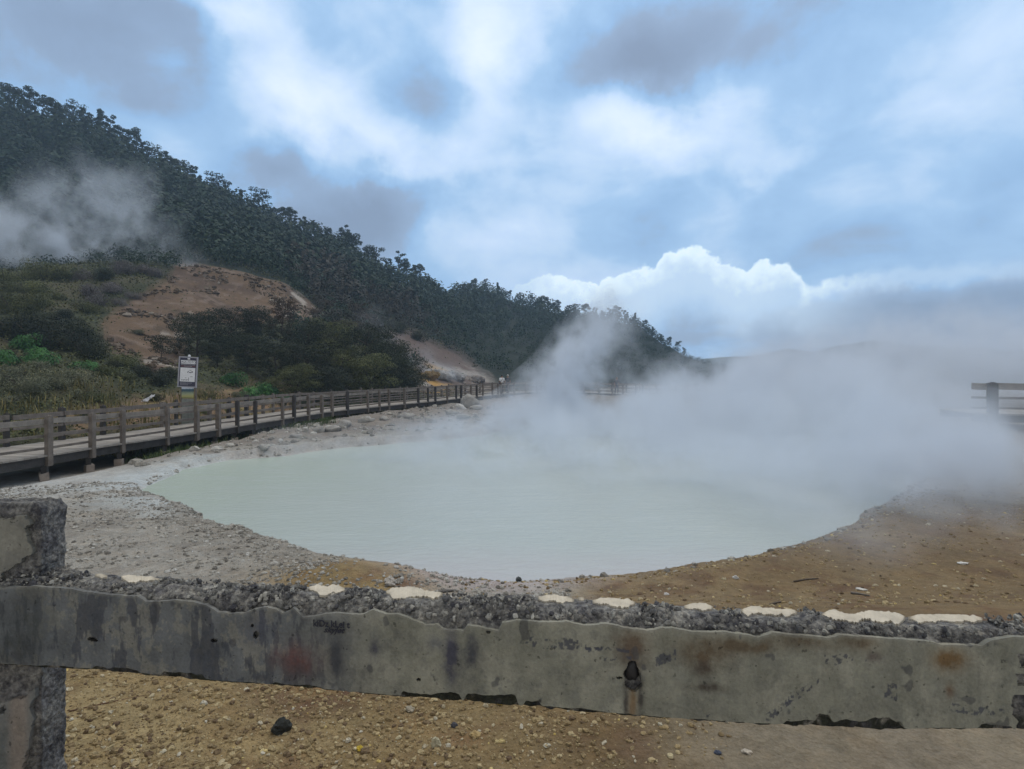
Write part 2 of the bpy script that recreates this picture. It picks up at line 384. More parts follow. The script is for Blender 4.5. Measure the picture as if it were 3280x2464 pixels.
ORD = ['leftmost', 'second from the left', 'third from the left', 'fourth from the left', 'fifth from the left', 'sixth from the left', 'seventh from the left',
       'eighth from the left', 'ninth from the left', 'tenth from the left', 'eleventh from the left', 'twelfth from the left']

# ------------------------------------------------------------------ materials
def mat(name):
    m = bpy.data.materials.new(name); m.use_nodes = True; t = NT(m.node_tree); b = t.n['Principled BSDF']; return m, t, b
def pos(t): return t.new('ShaderNodeNewGeometry').outputs['Position']
def obj_co(t): return t.new('ShaderNodeTexCoord').outputs['Object']
def plain(name, c, rough=0.8, var=0.35, scale=8.0, bump=0.3, bdist=0.01, local=True, metal=0.0):
    m, t, b = mat(name); co = obj_co(t) if local else pos(t)
    n = t.noise(co, scale, 6, 0.6); n2 = t.noise(co, scale * 6, 4, 0.6)
    k = t.m('ADD', t.m('MULTIPLY', n, 0.7), t.m('MULTIPLY', n2, 0.3))
    k = t.mapr(k, 0.3, 0.7, 1 - var, 1 + var)
    t.l.new(t.v('SCALE', t.mix(0.0, c, c), None, k), b.inputs['Base Color'])
    b.inputs['Roughness'].default_value = rough; b.inputs['Metallic'].default_value = metal
    if bump: t.l.new(t.bump(n2, bump, bdist), b.inputs['Normal'])
    return m
def foliage(name, c1, c2, c3, per=.4):
    m, t, b = mat(name); g = t.new('ShaderNodeNewGeometry'); oi = t.new('ShaderNodeObjectInfo')
    big = t.mapr(t.noise(g.outputs['Position'], 0.8, 3, 0.5), .3, .7)
    r = t.m('ADD', t.m('MULTIPLY', g.outputs['Random Per Island'], per), t.m('MULTIPLY', big, 1 - per))
    cc = t.ramp(r, [(0.15, c1), (0.5, c2), (0.9, c3)])
    k = t.mapr(oi.outputs['Random'], 0, 1, 0.75, 1.25)
    t.l.new(t.v('SCALE', cc, None, k), b.inputs['Base Color'])
    b.inputs['Roughness'].default_value = 0.75; b.inputs['Specular IOR Level'].default_value = 0.2
    return m
M = {}
M['leaf_dark'] = foliage('leaf_dark', (.014, .020, .013), (.024, .032, .018), (.050, .058, .030))
M['leaf_olive'] = foliage('leaf_olive', (.040, .048, .020), (.080, .090, .034), (.14, .15, .058))
M['leaf_forest'] = foliage('leaf_forest', (.010, .023, .014), (.016, .034, .020), (.029, .050, .026), .2)
M['leaf_green'] = foliage('leaf_green', (.03, .085, .03), (.055, .15, .045), (.10, .24, .075))
M['leaf_grey'] = foliage('leaf_grey', (.075, .083, .053), (.145, .155, .098), (.23, .235, .155))
M['leaf_heath'] = foliage('leaf_heath', (.062, .056, .058), (.115, .105, .107), (.18, .16, .155))
M['leaf_red'] = foliage('leaf_red', (.040, .028, .022), (.062, .045, .032), (.10, .075, .05))
M['leaf_scrub'] = foliage('leaf_scrub', (.022, .024, .018), (.036, .034, .026), (.060, .052, .040), .2)
M['grass'] = foliage('grass_blades', (.10, .10, .035), (.19, .165, .06), (.30, .25, .11))
M['grass_green'] = foliage('grass_green', (.035, .06, .018), (.06, .09, .03), (.12, .14, .05))
M['bark'] = plain('bark', (.05, .04, .03), 0.9, 0.4, 10, 0.5)
M['wood'] = plain('weathered_wood', (.150, .127, .108), 0.85, 0.45, 5, 0.4, 0.01, local=False)
M['wood_dark'] = plain('dark_wood', (.05, .045, .042), 0.9, 0.4, 5, 0.4, 0.01, local=False)
M['wood_pale'] = plain('pale_rail_wood', (.22, .195, .17), 0.85, 0.4, 4, 0.4, 0.01, local=False)
M['footing'] = plain('footing_concrete', (.30, .25, .21), 0.9, 0.35, 6, 0.4, 0.01, local=False)
M['rock'] = plain('pale_rock', (.30, .29, .27), 0.92, 0.4, 5, 0.8, 0.04, local=False)
M['rock_white'] = plain('white_rock', (.62, .61, .58), 0.9, 0.2, 5, 0.5, 0.02, local=False)
# deck boards
m, t, b = mat('deck_boards'); p = pos(t)
nz = t.noise(p, 3.0, 5, 0.6); k = t.mapr(nz, 0.3, 0.7, 0.8, 1.15)
g = t.new('ShaderNodeNewGeometry'); k = t.m('MULTIPLY', k, t.mapr(g.outputs['Random Per Island'], 0, 1, 0.82, 1.12))
t.l.new(t.v('SCALE', t.mix(0.0, (.275, .25, .22), (.3, .3, .3)), None, k), b.inputs['Base Color']); b.inputs['Roughness'].default_value = 0.85
M['deck'] = m
# ground
m, t, b = mat('ground_soil'); p = pos(t); at = t.new('ShaderNodeVertexColor'); at.layer_name = 'Col'
n1 = t.noise(p, 2.2, 6, 0.62); n2 = t.noise(p, 14, 6, 0.65); n3 = t.noise(p, 70, 4, 0.7)
k = t.m('ADD', t.m('ADD', t.m('MULTIPLY', n1, 0.35), t.m('MULTIPLY', n2, 0.4)), t.m('MULTIPLY', n3, 0.35))
k = t.mapr(k, 0.38, 0.74, 0.55, 1.45)
c = t.v('SCALE', at.outputs[0], None, k)
warm = t.noise(p, 5.0, 4, 0.6); c = t.mix(t.mapr(warm, 0.45, 0.75, 0, 0.35), c, t.mix(1.0, c, (1.0, 0.80, 0.62), 'MULTIPLY'))
t.l.new(c, b.inputs['Base Color']); b.inputs['Roughness'].default_value = 0.95; b.inputs['Specular IOR Level'].default_value = 0.2
vor = t.new('ShaderNodeTexVoronoi'); vor.inputs['Scale'].default_value = 38; t.l.new(p, vor.inputs['Vector'])
hgt = t.m('ADD', t.m('MULTIPLY', n3, 0.5), t.m('MULTIPLY', vor.outputs['Distance'], -0.5)); hgt = t.m('ADD', hgt, t.m('MULTIPLY', n2, 1.2))
t.l.new(t.bump(hgt, 0.7, 0.03), b.inputs['Normal'])
M['soil'] = m
# milky water
m, t, b = mat('milky_water'); p = pos(t)
n = t.noise(p, 0.35, 4, 0.5); px, py, pz = t.sep(p)
near_left = t.mapr(t.m('ADD', px, t.m('MULTIPLY', n, 4.0)), -6.5, 1.0, smooth=True)
c = t.mix(near_left, (.385, .45, .385), (.385, .43, .415))
c = t.mix(t.mapr(t.m('ADD', py, t.m('MULTIPLY', n, 1.4)), 9.2, 7.4, 0.0, .8, smooth=True), c, (.43, .42, .43))
st = t.new('ShaderNodeMapping'); st.inputs['Scale'].default_value = (0.5, 2.2, 1); t.l.new(p, st.inputs['Vector'])
streak = t.noise(st.outputs[0], 1.6, 5, 0.6, 0.6); c = t.mix(t.mapr(streak, 0.48, 0.68, 0, 0.38), c, (.43, .47, .46))
t.l.new(c, b.inputs['Base Color']); b.inputs['Roughness'].default_value = 0.22; b.inputs['IOR'].default_value = 1.33
b.inputs['Specular IOR Level'].default_value = 0.35
rp = t.new('ShaderNodeMapping'); rp.inputs['Scale'].default_value = (1.5, 4.0, 1); t.l.new(p, rp.inputs['Vector'])
t.l.new(t.bump(t.noise(rp.outputs[0], 2.6, 5, 0.6, 0.8), 0.5, 0.03), b.inputs['Normal'])
M['water'] = m

# ------------------------------------------------------------------ ground and hillside: one sheet on a fan of sight lines
nc = 760
ang = np.radians(np.concatenate([np.linspace(-64, -50, 40), np.linspace(-49.8, 49.8, nc), np.linspace(50, 64, 40)]))
rr = np.concatenate([np.geomspace(0.6, 8, 400)[:-1], np.geomspace(8, 60, 260)[:-1], np.geomspace(60, 260, 120)[:-1], np.geomspace(260, 480, 16)])
A, R = np.meshgrid(ang, rr)
GX, GY = np.sin(A) * R, np.cos(A) * R
# straight rows in depth suit the wide lens better than circles
GY = R.copy(); GX = np.tan(A) * R
GZ = hfun(GX, GY)
X, Y, Z = GX.ravel(), GY.ravel(), GZ.ravel()
U, V = uv_of(X, Y, Z); SD = pond_sd(X, Y)
def mixc(c, m, d): m = np.clip(m, 0, 1)[:, None]; return c * (1 - m) + np.array(d) * m
f1, f2, f3 = fbm(X, Y, 0.9, 5, 41), fbm(X, Y, 0.25, 4, 42), fbm(X, Y, 3.0, 4, 43)
col_ = np.tile(np.array([.265, .25, .22]), (len(X), 1))                                   # grey crust
col_ = mixc(col_, ss(-.1, .2, f1) * .5, (.35, .335, .30)); col_ = mixc(col_, ss(.0, .25, f2) * .35, (.17, .15, .13))
brown = np.array([.245, .180, .088])
fr = ss(4.4, 3.2, Y - 0.3 * np.maximum(X, 0) + 0.8 * f1)                                   # the near bank
rt = ss(.2, 1.3, X - 0.30 * (Y - 5.4) + 0.9 * f1 + .5 * f3) * ss(13.5, 10, Y)               # the brown shore on the right
md = np.exp(-(((X + 1.7) / .85) ** 2 + ((Y - 6.15) / .52) ** 2)) * 1.7                        # the ochre mound
bm = np.clip(np.maximum(np.maximum(fr, rt), md), 0, 1)
bc = np.tile(brown, (len(X), 1)); bc = mixc(bc, ss(-.05, .3, f1), (.31, .24, .125)); bc = mixc(bc, ss(.05, .3, f2) * .6, (.17, .10, .055))
bc = mixc(bc, ss(.10, .26, fbm(X, Y, .55, 5, 47)) * .5, (.12, .065, .04)); bc = mixc(bc, np.exp(-(((X + .95) / .45) ** 2 + ((Y - 2.85) / .28) ** 2)) * ss(-.12, .15, fbm(X, Y, .16, 4, 48)) * .9, (.10, .052, .036))
bc = bc * (1 - rt[:, None] * np.array([.27, .29, .24])); bc = mixc(bc, rt * ss(6, 10, Y) * .7, (.19, .165, .14))
bc = mixc(bc, ss(.35, 1.1, X) * ss(3.0, 2.5, Y) * .8, (.225, .195, .145))
col_ = col_ * (1 - bm[:, None]) + bc * bm[:, None]
sed = ss(.95, .15, SD + .3 * f1) * ss(8, 6.5, Y) * np.exp(-((X + .2) / 1.1) ** 2)                     # pale silt by the water
col_ = mixc(col_, sed * .95, (.42, .375, .375))
pale = ss(.9, .0, SD + .6 * f1) * ss(9.5, 11, Y)                                            # bleached rim on the far shore
col_ = mixc(col_, pale * .7, (.42, .42, .42))
fl = ss(-7.2, -9, X) * ss(16, 13, Y) * ss(9, 10.5, Y); col_ = mixc(col_, fl * .6, (.46, .48, .48))
col_ = mixc(col_, ss(1.6, .2, SD + 1.2 * f1) * ss(-4.8, -6.2, X) * ss(18, 14, Y) * ss(-.1, .1, fbm(X * .5, Y * 1.6, .8, 4, 49)) * .85, (.42, .46, .47))
col_ = mixc(col_, ss(13, 16, Y) * ss(.5, 2.2, SD + f1) * .75, (.20, .175, .15)); col_ = mixc(col_, ss(14, 17, Y) * ss(.0, .16, fbm(X, Y, .7, 5, 50)) * .5, (.15, .135, .125))
hz_, y0_ = hill(X, Y); hm = ss(-2.0, 1.0, Y - y0_)
veg = np.tile(np.array([.045, .052, .028]), (len(X), 1)); veg = mixc(veg, ss(-.1, .2, f3), (.075, .070, .04)); veg = mixc(veg, ss(52, 70, Y), (.014, .022, .015))
yd = near_poly(U, V, YARD, 20, 3) * (Y < 45); veg = mixc(veg, yd, (.20, .135, .085)); veg = mixc(veg, yd * ss(0, .2, f1) * .8, (.20, .165, .075))
scar = near_poly(U, V, SCAR, 10, 4) * (Y < 72) * (Y > 25)
sc_c = np.tile(np.array([.132, .090, .058]), (len(X), 1)); sc_c = mixc(sc_c, ss(-.05, .2, fbm(X, Y, 3.2, 5, 52)) * .8, (.082, .056, .042))
sc_c = mixc(sc_c, ss(.08, .2, fbm(X, Y, .9, 5, 53)) * .7, (.19, .145, .115)); sc_c = mixc(sc_c, ss(.12, .25, fbm(X, Y, 2.2, 5, 58)) * .6, (.06, .05, .035))
scb = in_poly(U + 20 * f1, V, [(360, 690), (420, 670), (380, 800), (300, 800)]) | in_poly(U + 40 * f3, V, [(580, 650), (640, 625), (720, 705), (640, 700)])
sc_c = mixc(sc_c, scb * ss(.0, .16, fbm(X, Y, 1.4, 5, 54)) * .8, (.36, .33, .29))
veg = veg * (1 - scar[:, None]) + sc_c * scar[:, None]
s2m = near_poly(U, V, SCAR2, 14, 6) * (Y < 110) * (Y > 48)
s2c = np.tile(np.array([.12, .09, .078]), (len(X), 1)); s2c = mixc(s2c, ss(770, 800, V) * ss(-.1, .15, fbm(X, Y, 2.2, 4, 57)), (.27, .25, .23))
s2c = mixc(s2c, ss(775, 800, V) * ss(.05, .16, fbm(X, Y, 3.0, 3, 59)) * ss(1000, 930, U), (.38, .23, .07))
veg = veg * (1 - s2m[:, None]) + s2c * s2m[:, None]
col_ = col_ * (1 - hm[:, None]) + veg * hm[:, None]
rt2 = hm * ss(1480, 1650, U); col_ = mixc(col_, rt2 * .5, (.06, .065, .05))
nR, nC = GX.shape
idx = np.arange(nR * nC).reshape(nR, nC)
faces = np.stack([idx[:-1, :-1], idx[:-1, 1:], idx[1:, 1:], idx[1:, :-1]], -1).reshape(-1, 4)
hf = (hm[faces].mean(1) > 0.5) & (hz_[faces].mean(1) > 0.9) & (U[faces].mean(1) < 1600)
def sub_sheet(name, sel):
    f = faces[sel]; used, inv = np.unique(f, return_inverse=True)
    return np_mesh(name, np.stack([X, Y, Z], 1)[used], inv.reshape(f.shape), M['soil'], True, None, col_[used])
tag(sub_sheet('ground', ~hf), 'brown gravel and grey crusted ground around the steaming pond', None, None, 'structure')
tag(sub_sheet('hillside', hf), 'steep hillside behind the boardwalk with a bare brown landslip', None, None, 'structure')

# pond water
pc = pond.mean(0); po = pc + (pond - pc) * (1 + 0.6 / np.linalg.norm(pond - pc, axis=1))[:, None]
rings = 24; vs = [(pc[0], pc[1], 0.0)]; fs = []
for r in range(1, rings + 1):
    for q in po: w = pc + (q - pc) * r / rings; vs.append((w[0], w[1], 0.0))
n = len(po); tri = []
for j in range(n): fs.append([0, 0, 1 + j, 1 + (j + 1) % n])
qf = [[1 + (r - 1) * n + j, 1 + r * n + j, 1 + r * n + (j + 1) % n, 1 + (r - 1) * n + (j + 1) % n] for r in range(1, rings) for j in range(n)]
vs[0] = vs[0]
wm = bpy.data.meshes.new('pond_water'); wm.from_pydata(vs, [], [[0, 1 + j, 1 + (j + 1) % n] for j in range(n)] + qf); wm.materials.append(M['water'])
pw = bpy.data.objects.new('pond_water', wm); C.objects.link(pw)
tag(pw, 'milky pale green water of the steaming pond', None, None, 'structure')

# distant hills
rng = np.random.default_rng(5)
hx = np.linspace(80, 640, 220); rows = 14
ridge_u = np.array([1400, 1500, 1560, 1640, 1700, 1760, 1830, 1890, 1960, 2060, 2212, 2600, 3400]); ridge_v = np.array([800, 778, 772, 766, 755, 760, 748, 738, 745, 752, 758, 750, 760])
uu = UC + F * hx / 430; rv = np.interp(uu, ridge_u, ridge_v) - 5 * fbm(hx, hx * 0, 15, 4, 3) * 2 - 5 * np.abs(fbm(hx, hx * 0, 4, 4, 13)); hzv = zv(430, rv)
vv = []
for k in range(rows):
    q = k / (rows - 1); yy = 330 + 100 * q; vv.append(np.stack([hx * yy / 430, np.full_like(hx, yy), -1 + (hzv + 1) * ss(0, 1, q) + 6 * fbm(hx, np.full_like(hx, yy), 28, 4, 8) * q * (1 - q) * 2], 1))
vv.append(np.stack([hx * 1.2, np.full_like(hx, 476), np.full_like(hx, -.5)], 1))
vv = np.concatenate(vv); ii = np.arange(len(vv)).reshape(rows + 1, -1)
m = plain('far_hill_green', (.035, .05, .035), 0.9, 0.4, 0.05, 0, 0.1, local=False)
fh = np_mesh('far_hills', vv, np.stack([ii[:-1, :-1], ii[:-1, 1:], ii[1:, 1:], ii[1:, :-1]], -1).reshape(-1, 4), m, True)
tag(fh, 'faint distant blue hills beyond the steam', None, None, 'structure')

# ------------------------------------------------------------------ vegetation
def leaf_quads(cen, size, rng, up=0.5, aspect=0.62, out_=None):
    """one small bent-less leaf-clump quad per centre, facing mostly up and out"""
    n = len(cen); size = np.broadcast_to(size, (n,))
    nrm = rng.normal(0, 1, (n, 3)); nrm[:, 2] = np.abs(nrm[:, 2]) + up
    if out_ is not None: nrm = rng.normal(0, .42, (n, 3)) + out_ / (np.linalg.norm(out_, axis=1)[:, None] + 1e-6) + np.array([0, 0, up * .6])
    nrm /= np.linalg.norm(nrm, axis=1)[:, None]
    a = np.cross(nrm, rng.normal(0, 1, (n, 3))); a /= np.linalg.norm(a, axis=1)[:, None] + 1e-9; b = np.cross(nrm, a)
    s1 = (size * rng.uniform(.7, 1.3, n))[:, None] * .5; s2 = s1 * aspect
    v = np.stack([cen - a * s1, cen + b * s2 + a * s1 * .15, cen + a * s1, cen - b * s2 + a * s1 * .15], 1).reshape(-1, 3)
    return v, np.arange(4 * n).reshape(n, 4)
def in_shell(n, rng, lo=0.45):
    d = rng.normal(0, 1, (n, 3)); d /= np.linalg.norm(d, axis=1)[:, None]
    return d * (rng.uniform(lo ** 3, 1, n) ** (1 / 3))[:, None]
def tree_mesh(seed, spread, crown_lo, nclump, flat, nleaf, leaf, lean=0.0, style='round'):
    """a unit-height tree: (trunk MB, crown verts, crown faces)"""
    rng = np.random.default_rng(seed); t = MB(); cs = []; rs = []
    for k in range(nclump):
        q = (k + .5) / nclump; z = crown_lo + (0.96 - crown_lo) * (q ** .8)
        if style == 'cone': rad = spread * .5 * (1.02 - (z - crown_lo) / (1.02 - crown_lo))
        elif style == 'umbrella': rad = spread * .5 * (0.55 + .45 * math.sin(math.pi * min(1, (z - crown_lo) / (1 - crown_lo) * .8 + .1)))
        else: rad = spread * .5 * math.sqrt(max(.05, 1 - ((z - (crown_lo + 1) / 2) / ((1.02 - crown_lo) / 2)) ** 2))
        th = k * 2.4 + rng.uniform(-.5, .5); r = rad * rng.uniform(.25, .85)
        cs.append((math.cos(th) * r + lean * z, math.sin(th) * r, z)); rs.append(spread * rng.uniform(.13, .24))
    wob = rng.normal(0, .02, (5, 2)); hs = np.linspace(0, crown_lo + (1 - crown_lo) * .75, 5)
    tp = np.array([(lean * h + wob[i, 0] * i / 2, wob[i, 1] * i / 2, h) for i, h in enumerate(hs)]); tp[0, 2] = -.06
    t.tube(tp, np.linspace(.022, .006, 5), 6)
    for c in cs:
        h0 = max(.12, c[2] - rng.uniform(.12, .3)); p0 = np.array([np.interp(h0, tp[:, 2], tp[:, 0]), np.interp(h0, tp[:, 2], tp[:, 1]), h0])
        p1 = (p0 + np.array(c)) / 2 + rng.normal(0, .02, 3) - np.array([0, 0, .02]); t.tube([p0, p1, c], [.009, .006, .003], 4, False)
    cen, outs = [], []
    for c, r in zip(cs, rs):
        k = int(nleaf * (r / (spread * .165)) ** 2 / nclump); s = in_shell(k, rng, .55); s[:, 2] *= flat; cen.append(np.array(c) + s * r); outs.append(s)
    cen = np.concatenate(cen); v, f = leaf_quads(cen, leaf, rng, .6, .62, np.concatenate(outs)); return t, v, f
def tree_proto(name, seed, lm, **kw):
    t, v, f = tree_mesh(seed, **kw); e = empty(name, (0, 0, 0))
    t.build('trunk', M['bark'], e); np_mesh('crown', v, f, lm, False, e); return e
used_protos = set()
def put_tree(proto, loc, h, rz, label, cat='tree', group=None, wide=1.0):
    o = proto if proto not in used_protos else copy_tree(proto); used_protos.add(proto)
    o.location = loc; o.scale = (h * wide, h * wide, h); o.rotation_euler = (0, 0, rz); tag(o, label, cat, group); return o
# thicket trees behind the boardwalk: layered, spreading crowns on several limbs
TH = [tree_proto('thicket_tree', 100 + i, M[mt], spread=sp, crown_lo=.14, nclump=nk + 4, flat=fl_, nleaf=int(nl * 1.9), leaf=.023, style='umbrella')
      for i, (mt, sp, nk, fl_, nl) in enumerate([('leaf_dark', .95, 20, .5, 3600), ('leaf_dark', 1.05, 24, .42, 4000), ('leaf_olive', 1.05, 22, .45, 4000), ('leaf_red', .7, 16, .6, 2400), ('leaf_dark', .85, 18, .6, 3400)])]
thick = [(425, 40, 676, 0, 1.1, 'dark spreading tree at the left end of the thicket, behind the photo sign'),
         (470, 37, 742, 4, 1.2, 'low dark tree in front of the thicket, just right of the photo sign'),
         (500, 42.5, 664, 1, 1.0, 'tall dark tree second from the left along the top of the thicket'),
         (556, 44, 664, 0, .95, 'tall dark tree in the thicket, left of the reddish bare-looking tree'),
         (612, 46, 642, 3, 1.0, 'tallest thicket tree, reddish and thin-leaved, against the brown landslip'),
         (535, 37.5, 722, 1, 1.1, 'dark bushy tree low in the middle left of the thicket'),
         (596, 37, 738, 4, 1.1, 'dark rounded tree low in the thicket beneath the reddish tree'),
         (662, 42, 694, 0, 1.1, 'dark tree right of the reddish tree near the top of the thicket'),
         (720, 44, 690, 2, 1.0, 'olive topped tree in the upper right of the thicket'),
         (668, 36.5, 742, 1, 1.1, 'dark tree low in the centre of the thicket above the railing'),
         (735, 38, 748, 2, 1.25, 'broad olive green tree with layered crown in the front of the thicket'),
         (790, 43.5, 702, 1, 1.1, 'dark tree behind the broad olive tree at the upper right of the thicket'),
         (795, 39.5, 765, 2, 1.15, 'olive tree with flat layers right of the broad olive tree'),
         (846, 43, 738, 0, 1.1, 'dark tree second from the right end of the thicket'),
         (850, 40.5, 792, 4, 1.2, 'low dark tree by the railing near the right end of the thicket'),
         (884, 43, 770, 1, .95, 'small dark tree at the right end of the thicket by the steaming rocks'),
         (640, 34, 786, 2, 1.2, 'small olive bushy tree at the foot of the thicket left of centre'),
         (715, 35, 795, 0, 1.3, 'small dark tree at the foot of the thicket under the broad olive tree')]
rng = np.random.default_rng(11)
for i, (u, d, top, k, wide, lab) in enumerate(thick):
    p = spot(u, d); vb = VH - (p.z - EYE) / d * F; h = max(1.2, (vb - top) / F * d)
    w = wide * (1.15 if h < 3.5 else .95); put_tree(TH[k], p, h, rng.uniform(0, 6.28), lab, 'tree', 'dark trees of the thicket behind the boardwalk', w)
small = tree_proto('bare_limbed_tree', 131, M['leaf_dark'], spread=1.15, crown_lo=.36, nclump=12, flat=.42, nleaf=1500, leaf=.036, style='umbrella')
p = spot(348, 33); put_tree(small, p, max(1.6, (VH - (p.z - EYE) / 33 * F - 728) / F * 33), 1.0, 'small open tree with bare dark limbs showing, left of the photo sign', 'tree')

# skyline trees
SK = [tree_proto('ridge_tree', 200 + i, M['leaf_forest'], spread=sp, crown_lo=lo, nclump=nk, flat=fl_, nleaf=nl, leaf=lf, lean=ln, style=st_)
      for i, (sp, lo, nk, fl_, nl, lf, ln, st_) in enumerate([(.62, .35, 11, .6, 900, .055, .0, 'round'), (.75, .55, 9, .4, 560, .055, .12, 'umbrella'),
          (.5, .25, 12, .7, 900, .055, .0, 'round'), (.42, .12, 12, .8, 800, .055, .0, 'cone'), (.85, .5, 10, .35, 480, .055, -.1, 'umbrella'), (.45, .45, 8, .5, 300, .055, .3, 'umbrella')])]
desc = ['rounded dense tree', 'open flat-topped tree', 'narrow dense tree', 'pointed conifer-like tree', 'wide thin-crowned tree', 'leaning feathery tree']
zones = [('at the far left end of the ridge skyline', [(8, 34, 0), (35, 42, 1), (66, 46, 0), (92, 42, 1), (118, 38, 2), (140, 34, 1), (160, 40, 4)]),
         ('on the ridge skyline above the hillside steam', [(185, 36, 2), (216, 50, 3), (238, 42, 2), (262, 32, 0), (288, 44, 0), (308, 36, 2), (330, 36, 4)]),
         ('on the skyline left of the tall lone trees', [(352, 36, 2), (372, 34, 0), (395, 46, 1), (412, 44, 2), (432, 30, 3)]),
         ('among the tall lone trees on the ridge skyline', [(470, 44, 4), (487, 36, 2), (520, 30, 3), (565, 46, 4), (545, 22, 2), (590, 22, 0)]),
         ('on the ridge skyline above the brown landslip', [(610, 30, 0), (630, 34, 0), (655, 28, 2), (680, 30, 1), (708, 26, 2), (733, 44, 5), (752, 34, 0)]),
         ('on the ridge skyline above the thicket', [(768, 46, 1), (795, 30, 0), (815, 40, 4), (838, 26, 2), (858, 46, 5), (880, 36, 1), (900, 34, 0), (925, 22, 2)]),
         ('on the second hump of the ridge skyline', [(975, 16, 0), (1000, 20, 0), (1025, 22, 0), (1048, 22, 2), (1075, 24, 3), (1100, 18, 0), (1120, 20, 2), (1145, 26, 5)]),
         ('on the ridge skyline left of the pond plume', [(1165, 22, 2), (1180, 28, 1), (1205, 26, 0), (1225, 20, 2), (1245, 28, 4), (1265, 30, 1), (1285, 22, 2)]),
         ('on the ridge skyline above the pond plume', [(1300, 18, 3), (1318, 26, 2), (1335, 34, 0), (1352, 26, 2), (1372, 22, 3)]),
         ('on the right slope of the ridge skyline', [(1392, 18, 0), (1410, 18, 3), (1428, 16, 2), (1446, 16, 0), (1462, 16, 1), (1478, 12, 2)])]
for zn, (where, lst) in enumerate(zones):
    lst = sorted(lst); seen = {}
    tot = {}
    for _, _, k in lst: tot[k] = tot.get(k, 0) + 1
    for u, hp, k in lst:
        d = float(np.interp(u, TU, TY[:, 10])) - 1.0; p = spot(u, d); h = (hp * 1.15 + 16 if zn < 6 else hp * .9 + 10) / F * d
        p.z -= 0.6
        q = seen.get(k, 0); seen[k] = q + 1
        lab = desc[k] + ' ' + where if tot[k] == 1 else ORD[q] + ' ' + desc[k] + ' ' + where
        put_tree(SK[k], p, h, rng.uniform(0, 6.28), lab, 'tree', 'trees along the ridge skyline', 1.0)

# forest cover of the hillside: one mass
def forest():
    rng = np.random.default_rng(77); V_, n = [], 0
    uu = rng.uniform(-260, 1580, 60000); q = rng.uniform(0, 1, 60000)
    fidx = lambda u, k: np.interp(u, TU, TY[:, k])
    d0, d1 = np.where(uu > 900, fidx(uu, 2) - 6 * (uu > 1250), fidx(uu, 3)), fidx(uu, 10) - 0.5
    dd = d0 + (d1 - d0) * q ** 0.85
    x = (uu - UC) / F * dd; z = hfun(x, dd, False); u_, v_ = uv_of(x, dd, z)
    bare = np.maximum(near_poly(u_, v_, SCAR, 10, 4) * (dd < 74), near_poly(u_, v_, SCAR2, 14, 6) * (dd < 110))
    keep = (z > np.where(uu > 1000, .5, 1.2)) & (rng.uniform(0, 1, len(uu)) > bare * 1.6) & ((dd > 62) | (uu > 640))
    x, dd, z, uu, v_ = x[keep], dd[keep], z[keep], uu[keep], v_[keep]
    # thin to roughly even spacing on the ground
    cell = {}; sel = []
    for i in range(len(x)):
        s = 1.1 + dd[i] / 105
        k = (int(x[i] / s), int(dd[i] / s), int(z[i] / s))
        if k in cell: continue
        cell[k] = 1; sel.append(i)
    sel = np.array(sel); x, dd, z, uu, v_ = x[sel], dd[sel], z[sel], uu[sel], v_[sel]
    lowz = ss(4, 22, z) * ss(60, 95, dd)
    out_c, out_s, out_n, zone = [], [], [], []
    for i in range(len(x)):
        hgt = rng.uniform(1.2, 2.2) + lowz[i] * rng.uniform(1.0, 4.5); w = hgt * rng.uniform(.38, .6)
        k = int(60 + 70 * lowz[i]); s = in_shell(k, rng, .6); s[:, 2] = np.abs(s[:, 2]) * 1.0 - .15
        out_c.append(np.array([x[i], dd[i], z[i] + hgt * .25]) + s * np.array([w, w, hgt * .72])); out_s.append(np.full(k, w * rng.uniform(.22, .34))); out_n.append(s); zone.append(np.full(k, 640 < uu[i] + rng.normal(0, 40) < 930 and dd[i] < 112 + rng.normal(0, 6) and rng.uniform() < .8))
    c = np.concatenate(out_c); s = np.concatenate(out_s); v, f = leaf_quads(c, s * .9, rng, .5, .75, np.concatenate(out_n)); zn_ = np.concatenate(zone)
    print('forest crowns', len(x), 'leaves', len(c))
    sv, sf = v.reshape(-1, 4, 3)[zn_].reshape(-1, 3), np.arange(4 * int(zn_.sum())).reshape(-1, 4); tag(np_mesh('hillside_scrub', sv, sf, M['leaf_scrub']), 'reddish brown scrub on the slope right of the landslip', 'scrub', None, 'stuff')
    v = v.reshape(-1, 4, 3)[~zn_].reshape(-1, 3); f = np.arange(len(v)).reshape(-1, 4)
    o = np_mesh('forest', v, f, M['leaf_forest']); return tag(o, 'dense dark green forest covering the hillside', 'forest', None, 'stuff')
forest()

# shrubs: low domes of leaves standing on the slope
def shrub_proto(name, seed, m_, n, leaf, lumps=7, hh=.8):
    rng = np.random.default_rng(seed); cen, outs = [], []
    for k in range(lumps):
        th = rng.uniform(0, 6.28); r = rng.uniform(0, .75); c = np.array([math.cos(th) * r, math.sin(th) * r, rng.uniform(.1, .45) * hh]); q = rng.uniform(.32, .6)
        s = in_shell(n // lumps, rng, .6); s[:, 2] *= hh; cen.append(c + s * q); outs.append(s)
    cen = np.concatenate(cen); outs = np.concatenate(outs); k = cen[:, 2] > -.12; cen = cen[k]; v, f = leaf_quads(cen, leaf, rng, .5, .62, outs[k])
    st = MB()
    for k in range(9):
        th = rng.uniform(0, 6.28); st.tube([(0, 0, -.1), (math.cos(th) * .3, math.sin(th) * .3, .3 * hh), (math.cos(th) * .65, math.sin(th) * .65, rng.uniform(.4, .7) * hh)], [.022, .015, .006], 4, False)
    e = empty(name, (0, 0, 0)); np_mesh('foliage', v, f, m_, False, e); st.build('stem', M['bark'], e); return e
